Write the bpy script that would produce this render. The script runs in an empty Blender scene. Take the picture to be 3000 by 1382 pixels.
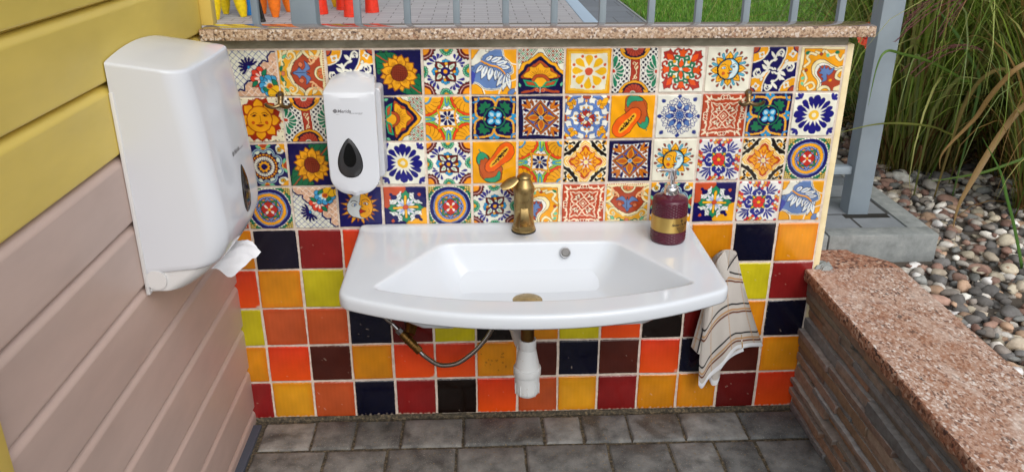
import bpy, bmesh, math, random
import numpy as np
from mathutils import Vector, Matrix
random.seed(11); np.random.seed(11)
sc = bpy.context.scene
C = sc.collection
PI = math.pi; TAU = 2 * math.pi; rad = math.radians

# ------------------------------------------------------------ camera
cam = bpy.data.cameras.new('camera'); camo = bpy.data.objects.new('camera', cam); C.objects.link(camo)
CAMP = (-0.0947, -1.8789, 1.3187)
_rx, _ry, _rz = .3981, .0018, -.0442
_cx, _sx, _cy, _sy, _cz, _sz = math.cos(_rx), math.sin(_rx), math.cos(_ry), math.sin(_ry), math.cos(_rz), math.sin(_rz)
_M1 = np.array([[_cz, _sz, 0], [-_sz, _cz, 0], [0, 0, 1]])
_M2 = np.array([[1, 0, 0], [0, _cx, -_sx], [0, _sx, _cx]])
_M3 = np.array([[_cy, 0, _sy], [0, 1, 0], [-_sy, 0, _cy]])
_R = _M3 @ _M2 @ _M1
camo.matrix_world = Matrix(((_R[0][0], _R[2][0], -_R[1][0], CAMP[0]), (_R[0][1], _R[2][1], -_R[1][1], CAMP[1]),
                            (_R[0][2], _R[2][2], -_R[1][2], CAMP[2]), (0, 0, 0, 1)))
cam.sensor_fit = 'HORIZONTAL'; cam.sensor_width = 36.0; cam.lens = 36.0 * 2416.4 / 3000.0
cam.clip_start = .02; cam.clip_end = 400
sc.camera = camo

# ------------------------------------------------------------ sky, sun, exposure
SUN_EL, SUN_AZ = rad(44), rad(160)          # azimuth of the sun seen from the place, from +y clockwise
w = bpy.data.worlds.new('World'); sc.world = w; w.use_nodes = True
nt = w.node_tree; bg = nt.nodes['Background']
sky = nt.nodes.new('ShaderNodeTexSky'); sky.sky_type = 'NISHITA'; sky.sun_disc = False
sky.sun_elevation = SUN_EL; sky.sun_rotation = SUN_AZ
sky.air_density = 1.0; sky.dust_density = 3.0; sky.ozone_density = 1.0
hs = nt.nodes.new('ShaderNodeHueSaturation'); hs.inputs['Saturation'].default_value = .28
nt.links.new(sky.outputs[0], hs.inputs['Color']); nt.links.new(hs.outputs[0], bg.inputs[0])
bg.inputs[1].default_value = .15
sl = bpy.data.lights.new('sun', 'SUN'); so = bpy.data.objects.new('sun', sl); C.objects.link(so)
sl.energy = .85; sl.angle = rad(50); sl.color = (1, .975, .945)
_d = Vector((math.sin(SUN_AZ) * math.cos(SUN_EL), math.cos(SUN_AZ) * math.cos(SUN_EL), math.sin(SUN_EL)))
so.rotation_euler = _d.to_track_quat('Z', 'Y').to_euler()
sc.view_settings.view_transform = 'Standard'; sc.view_settings.look = 'None'
sc.view_settings.exposure = .22; sc.view_settings.gamma = 1
sc.cycles.max_bounces = 8

# ------------------------------------------------------------ helpers
def lin(c):
    c = np.asarray(c, float) / 255.0
    return np.where(c <= .04045, c / 12.92, ((c + .055) / 1.055) ** 2.4)
def L4(c): return tuple(lin(c)) + (1.0,)

class MT:
    """small node helper"""
    def __init__(s, name, base=(128, 128, 128), rough=.5, metal=0., spec=.5):
        s.m = bpy.data.materials.new(name); s.m.use_nodes = True
        s.t = s.m.node_tree; s.b = s.t.nodes['Principled BSDF']
        s.set('Base Color', L4(base)); s.set('Roughness', rough); s.set('Metallic', metal)
        s.set('Specular IOR Level', spec); s._co = None
    def set(s, k, v): s.b.inputs[k].default_value = v
    def n(s, typ, **kw):
        nd = s.t.nodes.new(typ)
        for k, v in kw.items():
            if k in nd.inputs.keys(): nd.inputs[k].default_value = v
            else: setattr(nd, k, v)
        return nd
    def l(s, a, b): s.t.links.new(a, b)
    def co(s, scale=(1, 1, 1)):
        if s._co is None: s._co = s.n('ShaderNodeTexCoord')
        mp = s.n('ShaderNodeMapping'); mp.inputs['Scale'].default_value = scale
        s.l(s._co.outputs['Object'], mp.inputs[0]); return mp.outputs[0]
    def noise(s, scale, detail=4, rough=.55, stretch=(1, 1, 1), dist=0):
        nd = s.n('ShaderNodeTexNoise'); nd.inputs['Scale'].default_value = scale; nd.inputs['Detail'].default_value = detail
        nd.inputs['Roughness'].default_value = rough; nd.inputs['Distortion'].default_value = dist
        s.l(s.co(stretch), nd.inputs['Vector']); return nd.outputs['Fac']
    def vor(s, scale, feature='F1', out='Distance', stretch=(1, 1, 1)):
        nd = s.n('ShaderNodeTexVoronoi'); nd.feature = feature; nd.inputs['Scale'].default_value = scale
        s.l(s.co(stretch), nd.inputs['Vector']); return nd.outputs[out]
    def ramp(s, fac, stops, interp='LINEAR'):
        r = s.n('ShaderNodeValToRGB'); e = r.color_ramp.elements; r.color_ramp.interpolation = interp
        while len(e) < len(stops): e.new(.5)
        for i, (p, c) in enumerate(stops): e[i].position = p; e[i].color = L4(c)
        s.l(fac, r.inputs[0]); return r.outputs[0]
    def fac(s, f, a, b, lo=0., hi=1.):
        m = s.n('ShaderNodeMapRange'); m.inputs[1].default_value = a; m.inputs[2].default_value = b
        m.inputs[3].default_value = lo; m.inputs[4].default_value = hi; s.l(f, m.inputs[0]); return m.outputs[0]
    def mix(s, fac, a, b, mode='MIX'):
        m = s.n('ShaderNodeMix'); m.data_type = 'RGBA'; m.blend_type = mode
        for sock, v in ((m.inputs[0], fac), (m.inputs[6], a), (m.inputs[7], b)):
            if hasattr(v, 'node'): s.l(v, sock)
            elif isinstance(v, (int, float)): sock.default_value = v
            else: sock.default_value = L4(v)
        return m.outputs[2]
    def attr(s, name='Col'):
        a = s.n('ShaderNodeAttribute'); a.attribute_name = name; return a.outputs['Color']
    def base(s, sock): s.l(sock, s.b.inputs['Base Color']); return s
    def rough(s, sock): s.l(sock, s.b.inputs['Roughness']); return s
    def bump(s, h, strength=.3, dist=.001):
        b = s.n('ShaderNodeBump'); b.inputs['Strength'].default_value = strength; b.inputs['Distance'].default_value = dist
        s.l(h, b.inputs['Height'])
        if s.b.inputs['Normal'].links: s.l(s.b.inputs['Normal'].links[0].from_socket, b.inputs['Normal'])
        s.l(b.outputs[0], s.b.inputs['Normal']); return s

def root(name, loc, label, cat, group=None):
    o = bpy.data.objects.new(name, None); C.objects.link(o); o.location = loc; o.empty_display_size = .05
    o['label'] = label; o['category'] = cat
    if group: o['group'] = group
    return o
def worldloc(o):
    v = Vector(o.location)
    while o.parent: o = o.parent; v = v + Vector(o.location)
    return v
def link(name, me, mat, parent=None, smooth=True):
    o = bpy.data.objects.new(name, me); C.objects.link(o)
    if mat is not None and not me.materials: me.materials.append(mat.m if isinstance(mat, MT) else mat)
    if smooth and len(me.polygons): me.polygons.foreach_set('use_smooth', [True] * len(me.polygons))
    if parent is not None:
        o.parent = parent
        base = Vector((0, 0, 0)); p = parent
        while p is not None: base += Vector(p.location); p = p.parent
        o.matrix_parent_inverse = Matrix.Translation(-base) if parent.parent is None else parent.matrix_parent_inverse
        if parent.parent is not None: o.matrix_parent_inverse = Matrix.Identity(4)
    return o
def mesh(name, vs, fs, mat, parent=None, smooth=True, sharp=None):
    me = bpy.data.meshes.new(name); me.from_pydata([tuple(map(float, v)) for v in vs], [], fs); me.validate(); me.update()
    o = link(name, me, mat, parent, smooth)
    if smooth and sharp: sharpen(me, sharp)
    return o
def sharpen(me, ang):
    bm = bmesh.new(); bm.from_mesh(me)
    for e in bm.edges:
        if len(e.link_faces) == 2 and e.calc_face_angle(0) > rad(ang): e.smooth = False
    bm.to_mesh(me); bm.free()
def frombm(name, bm, mat, parent=None, smooth=False, sharp=None):
    bmesh.ops.recalc_face_normals(bm, faces=bm.faces[:])
    me = bpy.data.meshes.new(name); bm.to_mesh(me); bm.free()
    o = link(name, me, mat, parent, smooth)
    if smooth and sharp: sharpen(me, sharp)
    return o
def kind(o, k, label=None, cat=None):
    o['kind'] = k
    if label: o['label'] = label
    if cat: o['category'] = cat
    return o
def bxm(bm, x0, x1, y0, y1, z0, z1, bev=0, seg=2):
    r = bmesh.ops.create_cube(bm, size=1.0)
    for v in r['verts']:
        v.co = Vector((x0 + (v.co.x + .5) * (x1 - x0), y0 + (v.co.y + .5) * (y1 - y0), z0 + (v.co.z + .5) * (z1 - z0)))
    if bev:
        es = list({e for v in r['verts'] for e in v.link_edges})
        bmesh.ops.bevel(bm, geom=es, offset=bev, segments=seg, affect='EDGES', profile=.5)
def box(name, b, mat, parent=None, bev=.002, seg=2):
    bm = bmesh.new(); bxm(bm, *b, bev=bev, seg=seg)
    return frombm(name, bm, mat, parent, smooth=True, sharp=40)
def lathe_data(prof, cx, cy, n=40, cap=True):
    vs = []; fs = []; m = len(prof)
    for r, z in prof:
        for k in range(n):
            a = TAU * k / n; vs.append((cx + r * math.cos(a), cy + r * math.sin(a), z))
    for i in range(m - 1):
        for k in range(n):
            k2 = (k + 1) % n; fs.append((i * n + k, i * n + k2, (i + 1) * n + k2, (i + 1) * n + k))
    if cap:
        fs.append(tuple(reversed(range(n)))); fs.append(tuple((m - 1) * n + k for k in range(n)))
    return vs, fs
def lathe(name, prof, cx, cy, mat, parent=None, n=40, sharp=35):
    vs, fs = lathe_data(prof, cx, cy, n)
    return mesh(name, vs, fs, mat, parent, True, sharp)
def crv(pts, n=12, closed=False):
    """catmull-rom through points"""
    P = [np.array(p, float) for p in pts]; out = []; m = len(P)
    for i in range(m if closed else m - 1):
        p0, p1, p2, p3 = (P[(i - 1) % m], P[i], P[(i + 1) % m], P[(i + 2) % m]) if closed else \
            (P[max(i - 1, 0)], P[i], P[i + 1], P[min(i + 2, m - 1)])
        for k in range(n):
            t = k / n
            out.append(.5 * ((2 * p1) + (-p0 + p2) * t + (2 * p0 - 5 * p1 + 4 * p2 - p3) * t * t + (-p0 + 3 * p1 - 3 * p2 + p3) * t ** 3))
    if not closed: out.append(P[-1])
    return out
def tube_data(pts, r, n=12, cap=True):
    P = [Vector(p) for p in pts]; m = len(P); vs = []; fs = []
    rr = r if hasattr(r, '__len__') else [r] * m
    t0 = (P[1] - P[0]).normalized(); up = t0.orthogonal().normalized()
    for i in range(m):
        t = (P[min(i + 1, m - 1)] - P[max(i - 1, 0)]).normalized()
        up = (up - t * up.dot(t)).normalized(); s = t.cross(up)
        for k in range(n):
            a = TAU * k / n; vs.append(P[i] + (up * math.cos(a) + s * math.sin(a)) * rr[i])
    for i in range(m - 1):
        for k in range(n):
            k2 = (k + 1) % n; fs.append((i * n + k, i * n + k2, (i + 1) * n + k2, (i + 1) * n + k))
    if cap: fs.append(tuple(reversed(range(n)))); fs.append(tuple((m - 1) * n + k for k in range(n)))
    return vs, fs
def tube(name, pts, r, mat, parent=None, n=12, sharp=50):
    vs, fs = tube_data(pts, r, n); return mesh(name, vs, fs, mat, parent, True, sharp)
def loft(name, rings, mat, parent=None, closed=True, caps=True, sharp=40, smooth=True):
    n = len(rings[0]); vs = [p for r in rings for p in r]; fs = []
    for i in range(len(rings) - 1):
        for k in range(n if closed else n - 1):
            k2 = (k + 1) % n; fs.append((i * n + k, i * n + k2, (i + 1) * n + k2, (i + 1) * n + k))
    if caps: fs.append(tuple(reversed(range(n)))); fs.append(tuple((len(rings) - 1) * n + k for k in range(n)))
    return mesh(name, vs, fs, mat, parent, smooth, sharp)
def fastmesh(name, V, F, col=None, mat=None, parent=None, smooth=True):
    """numpy verts (n,3), quads or tris (m,k), point colours (n,3) linear"""
    me = bpy.data.meshes.new(name); k = F.shape[1]
    me.vertices.add(len(V)); me.vertices.foreach_set('co', np.ascontiguousarray(V, np.float32).ravel())
    me.loops.add(F.size); me.loops.foreach_set('vertex_index', np.ascontiguousarray(F, np.int32).ravel())
    me.polygons.add(len(F)); me.polygons.foreach_set('loop_start', np.arange(0, F.size, k, dtype=np.int32))
    try: me.polygons.foreach_set('loop_total', np.full(len(F), k, np.int32))
    except Exception: pass
    me.update(calc_edges=True)
    if col is not None:
        a = me.color_attributes.new('Col', 'FLOAT_COLOR', 'POINT')
        c4 = np.ones((len(V), 4), np.float32); c4[:, :3] = col; a.data.foreach_set('color', c4.ravel())
    return link(name, me, mat, parent, smooth)
def text(name, s, size, mat, parent, M, shear=0., bold=0., wrap=None, align='LEFT'):
    """lettering as a thin mesh; M places the text plane, or wrap(x,y)->(x,y,z) bends it"""
    cu = bpy.data.curves.new(name, 'FONT'); cu.body = s; cu.size = size; cu.shear = shear; cu.offset = bold; cu.align_x = align
    cu.resolution_u = 3
    to = bpy.data.objects.new('tmp_text', cu); C.objects.link(to)
    dg = bpy.context.evaluated_depsgraph_get(); me = bpy.data.meshes.new_from_object(to.evaluated_get(dg))
    bpy.data.objects.remove(to); me.name = name
    for v in me.vertices:
        v.co = Vector(wrap(v.co.x, v.co.y)) if wrap else M @ v.co
    me.materials.clear()
    return link(name, me, mat, parent, False)
# ------------------------------------------------------------ painted tile art
NAVY = (20, 16, 84); WH = (228, 228, 214); OC = (234, 163, 28); TE = (176, 70, 38); GR = (28, 122, 86); MAR = (98, 28, 30)
BL = (98, 128, 180); CY = (48, 150, 205); RED = (214, 46, 30); ORR = (232, 84, 22); BK = (16, 13, 22); PK = (218, 176, 146)
LG = (112, 196, 150); CR = (240, 228, 180); BRN = (150, 78, 30); LM = (150, 196, 60); MB = (42, 70, 150); YE = (240, 186, 30)
SS = 2; TM = 88
class Cv:
    def __init__(s, bgc):
        s.N = TM * SS; n = s.N
        s.a = np.empty((n, n, 3)); s.a[:] = lin(bgc)
        g = (np.arange(n) + .5) / n * 2 - 1
        s.u = g; s.v = -g; s.T = np.eye(3)
    def tf(s, pts):
        p = np.asarray(pts, float); return p @ s.T[:2, :2].T + s.T[:2, 2]
    def poly(s, pts, col, ol=None, w=.022):
        q = s.tf(pts); n = s.N
        i0 = max(int((q[:, 0].min() + 1) / 2 * n) - 1, 0); i1 = min(int((q[:, 0].max() + 1) / 2 * n) + 2, n)
        j0 = max(int((1 - q[:, 1].max()) / 2 * n) - 1, 0); j1 = min(int((1 - q[:, 1].min()) / 2 * n) + 2, n)
        if col is not None and i1 > i0 and j1 > j0:
            X = s.u[i0:i1][None, :]; Y = s.v[j0:j1][:, None]; ins = np.zeros((j1 - j0, i1 - i0), bool)
            x0, y0 = q[-1]
            for x1, y1 in q:
                if y0 != y1:
                    c = ((y1 > Y) != (y0 > Y)) & (X < (x0 - x1) * (Y - y1) / (y0 - y1) + x1); ins ^= c
                x0, y0 = x1, y1
            s.a[j0:j1, i0:i1][ins] = lin(col)
        if ol is not None: s.line(list(pts) + [pts[0]], w, ol)
        return s
    def line(s, pts, w, col):
        q = s.tf(pts); n = s.N; sc_ = math.sqrt(abs(np.linalg.det(s.T[:2, :2]))); r = w * sc_ / 2; c = lin(col)
        for (x0, y0), (x1, y1) in zip(q[:-1], q[1:]):
            i0 = max(int((min(x0, x1) - r + 1) / 2 * n) - 1, 0); i1 = min(int((max(x0, x1) + r + 1) / 2 * n) + 2, n)
            j0 = max(int((1 - max(y0, y1) - r) / 2 * n) - 1, 0); j1 = min(int((1 - min(y0, y1) + r) / 2 * n) + 2, n)
            if i1 <= i0 or j1 <= j0: continue
            X = s.u[i0:i1][None, :] - x0; Y = s.v[j0:j1][:, None] - y0; dx, dy = x1 - x0, y1 - y0
            t = np.clip((X * dx + Y * dy) / (dx * dx + dy * dy + 1e-12), 0, 1)
            s.a[j0:j1, i0:i1][(X - t * dx) ** 2 + (Y - t * dy) ** 2 < r * r] = c
        return s
    def ell(s, x, y, rx, ry, col, ol=None, w=.022, a=0., n=28):
        ca, sa = math.cos(a), math.sin(a)
        return s.poly([(x + rx * math.cos(t) * ca - ry * math.sin(t) * sa, y + rx * math.cos(t) * sa + ry * math.sin(t) * ca)
                       for t in np.linspace(0, TAU, n, False)], col, ol, w)
    def circ(s, x, y, r, col, ol=None, w=.022): return s.ell(x, y, r, r, col, ol, w)
    def blob(s, pts, col, ol=None, w=.022, n=6): return s.poly([tuple(p) for p in crv(pts, n, True)], col, ol, w)
    def cur(s, pts, w, col, n=8): return s.line([tuple(p) for p in crv(pts, n)], w, col)
    def drop(s, x, y, a, L, W, col, ol=None, w=.022, tip=.0):
        """teardrop: point at x,y, round end L away in direction a"""
        ca, sa = math.cos(a), math.sin(a); P = []
        for t in np.linspace(0, TAU, 26, False):
            r = (1 - math.cos(t)) / 2
            px = L * (r ** .9); py = W * math.sin(t) * (r ** .55) * .62
            P.append((x + px * ca - py * sa, y + px * sa + py * ca))
        return s.poly(P, col, ol, w)
    def leaf(s, x, y, a, L, W, col, ol=None, w=.022):
        ca, sa = math.cos(a), math.sin(a)
        top = [(L * t, W / 2 * math.sin(PI * t ** .85)) for t in np.linspace(0, 1, 10)]
        P = top + [(px, -py) for px, py in reversed(top[1:-1])]
        return s.poly([(x + px * ca - py * sa, y + px * sa + py * ca) for px, py in P], col, ol, w)
    def scal(s, x, y, r, k, amp, col, ol=None, w=.022, a0=0., n=None):
        n = n or k * 8
        return s.poly([(x + (r + amp * abs(math.sin(k * t / 2))) * math.cos(t + a0), y + (r + amp * abs(math.sin(k * t / 2))) * math.sin(t + a0))
                       for t in np.linspace(0, TAU, n, False)], col, ol, w)
    def spiral(s, x, y, a, r, turns, w, col, flip=1):
        return s.line([(x + r * (1 - t) * math.cos(a + flip * TAU * turns * t), y + r * (1 - t) * math.sin(a + flip * TAU * turns * t))
                       for t in np.linspace(0, .92, 22)], w, col)
    def rot(s, k, off=0.):
        """iterate k rotational copies"""
        T0 = s.T.copy()
        for i in range(k):
            a = off + TAU * i / k; c, sn = math.cos(a), math.sin(a)
            s.T = T0 @ np.array([[c, -sn, 0], [sn, c, 0], [0, 0, 1]]); yield i
        s.T = T0
    def mir(s):
        T0 = s.T.copy()
        for f in (1, -1):
            s.T = T0 @ np.diag([f, 1., 1.]); yield f
        s.T = T0
    def out(s):
        n = TM; return s.a.reshape(n, SS, n, SS, 3).mean((1, 3))

def t_diag():
    c = Cv((222, 224, 208))
    for k in np.arange(-2, 2.1, .27):
        c.line([(k - 1, 1), (k + 1, -1)], .02, MB); c.line([(k - 1, -1), (k + 1, 1)], .02, MB)
    for i in np.arange(-2, 2.1, .27):
        for j in np.arange(-2, 2.1, .27):
            c.circ((i + j) / 1.0 / 2 * 2 * .5, (i - j) / 2, .022, MB) if 0 else None
    pk = [(-.95, -1.1), (-.8, -.72), (-.5, -.68), (-.42, -.38), (-.12, -.3), (-.02, .0), (.25, .12), (.33, .42), (.62, .5), (.7, .8), (1.05, .95)]
    c.poly(pk + [(1.1, -1.1)], PK)
    for k in np.arange(-2, 2.1, .3):
        for pts in ([(k - 1 + t, 1 - t) for t in np.linspace(0, 2, 60)], [(k - 1 + t, -1 + t) for t in np.linspace(0, 2, 60)]):
            for p, q in zip(pts[:-1], pts[1:]):
                if p[1] < p[0] - .12 and q[1] < q[0] - .12: c.line([p, q], .03, (240, 222, 206))
    for i in range(8):
        for j in range(8):
            x, y = -1 + .3 * i, -1 + .3 * j
            if y < x - .2: c.circ(x, y, .025, (70, 40, 40))
    for p, q in zip(pk[:-1], pk[1:]):
        m = ((p[0] + q[0]) / 2 - .05, (p[1] + q[1]) / 2 + .06); c.cur([p, m, q], .07, NAVY, 5)
    for k, a in enumerate(np.linspace(.5, 3.9, 9)): c.drop(-.2, .28, a, .44, .115, NAVY)
    c.circ(-.19, .27, .065, CY, NAVY)
    for a in np.linspace(1.7, 4.6, 5): c.drop(.28, -.2, a, .48, .3, (222, 70, 50), BK, .025); 
    for a in np.linspace(1.7, 4.6, 5): c.drop(.28, -.2, a, .3, .1, (244, 214, 200))
    for a in np.linspace(1.2, 4.4, 6): c.drop(.62, -.5, a, .48, .3, (70, 160, 210), BK, .025)
    for a in np.linspace(1.2, 4.4, 6): c.drop(.62, -.5, a, .26, .1, (200, 226, 232))
    c.leaf(.3, -.1, .9, .36, .2, GR, BK); c.leaf(.1, -.3, -2.4, .36, .2, GR, BK); c.leaf(.7, -.2, -1.0, .4, .2, GR, BK); c.leaf(.3, -.62, -.3, .35, .22, GR, BK)
    for a in np.linspace(1.2, 3.6, 4): c.drop(.98, -.92, a, .5, .34, YE, BK, .025)
    c.circ(.95, -.92, .12, NAVY); c.circ(.28, -.2, .09, CY, BK); c.circ(.6, -.52, .12, TE, OC, .04)
    return c.out()
def t_lyre():
    c = Cv((236, 172, 40))
    c.poly([(-1, 1), (1, 1), (1, .8), (-1, .8)], CR)
    for x in np.arange(-.95, 1, .1): c.circ(x, .95, .028, TE)
    c.blob([(-1.1, .8), (-1, .2), (-.75, -.1), (-.4, -.45), (0, -.55), (.4, -.45), (.75, -.1), (1, .2), (1.1, .8)], TE, CR, .1)
    for f in c.mir():
        c.cur([(-1.1, .1), (-.8, -.02), (-.5, -.35), (-.1, -.52), (.2, -.55)], .12, CR); c.cur([(-1.1, .06), (-.8, -.07), (-.5, -.41), (-.1, -.59), (.1, -.6)], .02, BK)
        c.cur([(-1.1, .2), (-.78, .05), (-.48, -.27), (-.1, -.44), (.1, -.45)], .02, BK)
        c.circ(-1.0, .42, .34, OC, CR, .1); c.drop(-1, .3, .6, .4, .2, CR, BK, .015); c.circ(-1, .42, .42, None, BK, .018)
        c.spiral(-.55, .48, 2.2, .2, 1.2, .06, (240, 180, 120)); c.cur([(-.75, .78), (-.62, .6), (-.42, .42), (-.4, .3)], .07, (240, 190, 140))
        c.blob([(0, -.38), (-.12, -.2), (-.24, -.12), (-.12, .0), (-.28, .14), (-.5, .12), (-.38, .26), (-.2, .34), (-.05, .16), (0, .3)], BL, BK, .018)
        c.circ(-.34, -.06, .1, (214, 120, 80), BK, .018)
        c.spiral(-.7, -.5, .4, .28, 1.3, .09, CR); c.spiral(-.7, -.5, .4, .33, 1.2, .018, BK); c.cur([(-1, -.2), (-.9, -.5), (-.62, -.78), (-.2, -.8)], .09, CR); c.cur([(-1, -.9), (-.7, -.85), (-.5, -.95)], .09, CR)
        c.leaf(-.35, -.82, -.2, .3, .16, GR); c.leaf(-.6, -.8, 2.5, .28, .14, LG, BK, .015); c.leaf(-.95, -.6, -.9, .3, .16, CR, BK, .015); c.cur([(-.2, -.9), (-.35, -.72), (-.5, -.78)], .05, GR)
    c.circ(0, .84, .34, CR, BK, .02); c.circ(0, .86, .26, OC, BK, .018)
    for a in (-2.2, -1.57, -.94): c.drop(0, .98, a, .34, .2, (226, 120, 70), BK, .015)
    c.poly([(-.1, -.85), (.1, -.85), (.08, -.7), (-.08, -.7)], (222, 130, 96), BK, .015)
    c.poly([(-1, 1), (1, 1), (1, .86), (-1, .86)], CR)
    for x in np.arange(-.95, 1, .1): c.circ(x, .94, .03, TE)
    return c.out()
def t_scroll():
    c = Cv(NAVY)
    def corner(x, y):
        c.circ(x, y, .68, OC, WH, .05); c.circ(x, y, .3, NAVY); c.circ(x, y, .24, TE)
        sx, sy = -np.sign(x), -np.sign(y); px, py = x + sx * .36, y + sy * .36
        for k in range(4): c.leaf(px, py, TAU * k / 4 + PI / 4 + .2, .19, .15, WH)
        c.circ(px, py, .1, WH); c.circ(px, py, .055, OC, BK, .015)
    corner(-1, 1); corner(1, -1)
    for s in (1, -1):
        c.blob([(s * 1.3, s * 1.3), (s * 1.3, s * .38), (s * .95, s * .36), (s * .55, s * .24), (s * .18, s * .02), (s * .34, s * .34), (s * .45, s * .8), (s * .5, s * 1.3)], OC, WH, .05)
        c.circ(s, s, .3, NAVY); c.circ(s, s, .24, TE); c.drop(s * .42, s * .32, PI / 4 + (PI if s < 0 else 0), .2, .14, WH, BK, .015)
        px, py = s * .72, s * .7
        for k in range(4): c.leaf(px, py, TAU * k / 4 + .2, .18, .14, WH)
        c.circ(px, py, .055, OC, BK, .015)
    for k in c.rot(2):
        c.cur([(-.02, .06), (-.2, .1), (-.34, -.06), (-.48, -.28), (-.7, -.34), (-.86, -.2), (-.82, -.02), (-.68, -.0)], .085, WH); c.circ(-.68, -.12, .085, NAVY, WH, .03)
        for p, a, L in (((-.36, -.08), -2.2, .24), ((-.5, -.3), 1.3, .2), ((-.64, -.34), 1.9, .16), ((-.3, .0), 2.5, .3), ((-.24, .06), 1.9, .34)): c.leaf(p[0], p[1], a, L * 1.15, .15, WH)
        c.cur([(-.3, .12), (-.2, .34), (-.02, .5), (.06, .74), (.22, .88), (.34, .78), (.3, .62)], .075, WH); c.circ(.2, .7, .07, NAVY, WH, .03)
        for p, a, L in (((-.12, .42), .3, .2), ((-.02, .52), 2.2, .3), ((.04, .66), .2, .14), ((-.26, .24), 2.7, .3)): c.leaf(p[0], p[1], a, L * 1.15, .14, WH)
        c.leaf(-.1, -.02, -.9, .16, .08, WH)
    return c.out()
def t_sunf():
    c = Cv((14, 10, 74))
    for k in c.rot(2):
        for a in np.linspace(-2.6, .95, 6): c.leaf(-.62, .62, a + PI * .75, .42, .3, (24, 106, 68), (6, 40, 30), .03)
        c.blob([(-.95, .88), (-.6, .92), (-.2, .86), (-.05, .7), (-.4, .4), (-.7, .05), (-.9, .0), (-.95, .4)], (24, 106, 68), (8, 50, 36), .03)
        for p, q in (((-.85, .5), (-.5, .3)), ((-.85, .7), (-.45, .45)), ((-.55, .85), (-.35, .5)), ((-.3, .85), (-.25, .55)), ((-.9, .25), (-.6, .1)), ((-.85, .1), (-.65, .0))): c.line([p, q], .025, (8, 50, 36))
        c.line([(-.92, .86), (-.5, .5)], .05, TE)
    for k in c.rot(8, .2): c.leaf(.2, 0, 0, .6, .36, OC, (150, 80, 10), .035)
    for k in c.rot(8, .2 + PI / 8):
        c.leaf(.16, 0, 0, .62, .42, (240, 168, 28), (150, 80, 10), .04)
        for y in (-.06, -.02, .02, .06): c.line([(.36, y), (.52 - abs(y), y * 1.3)], .018, (130, 70, 10))
    c.circ(0, 0, .35, (120, 44, 24), (90, 30, 14), .03)
    for k in np.arange(-.3, .31, .09):
        h = math.sqrt(max(.1 - k * k, 0)); c.line([(k, -h), (k, h)], .018, (96, 28, 16)); c.line([(-h, k), (h, k)], .018, (150, 56, 28))
    return c.out()
def t_maroon():
    c = Cv(WH)
    for k in c.rot(4):
        c.scal(-1, 1, .5, 22, .05, MAR, BK, .018); c.circ(-1, 1, .42, None, (230, 190, 180), .025); c.circ(-1, 1, .32, (236, 150, 26), MAR, .03)
        c.scal(0, 1, .24, 14, .05, LG, BK, .02); c.circ(0, 1, .17, None, (40, 130, 100), .07)
        for t in np.linspace(PI, TAU, 8): c.line([(.15 * math.cos(t), 1 + .15 * math.sin(t)), (.28 * math.cos(t), 1 + .28 * math.sin(t))], .018, BK)
        c.circ(0, 1.0, .11, OC, BK, .02)
        for m in c.mir():
            c.drop(-.4, .44, 2.1, .3, .14, (50, 46, 130)); c.drop(-.36, .52, 1.5, .28, .13, (50, 46, 130)); c.drop(-.3, .58, .95, .22, .1, (50, 46, 130)) if m > 0 else c.drop(-.44, .4, 2.8, .24, .12, (50, 46, 130))
        c.drop(0, .3, PI / 2 - .6, .26, .16, CY, BK, .015); c.drop(0, .3, PI / 2 + .6, .26, .16, CY, BK, .015); c.drop(0, .3, PI / 2, .27, .17, CY, BK, .015); c.circ(0, .36, .075, OC, BK, .015)
        c.poly([(-.44, .44), (-.08, .42), (.0, .22), (-.2, .1), (-.44, .08)], MAR, BK, .02); c.blob([(-.36, .36), (-.16, .3), (-.08, .14), (-.28, .16)], WH, BK, .015); c.leaf(-.16, .17, 2.3, .2, .1, (150, 186, 150))
    c.circ(0, 0, .2, (28, 22, 96), BK, .02); c.circ(0, 0, .085, OC)
    return c.out()
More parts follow.
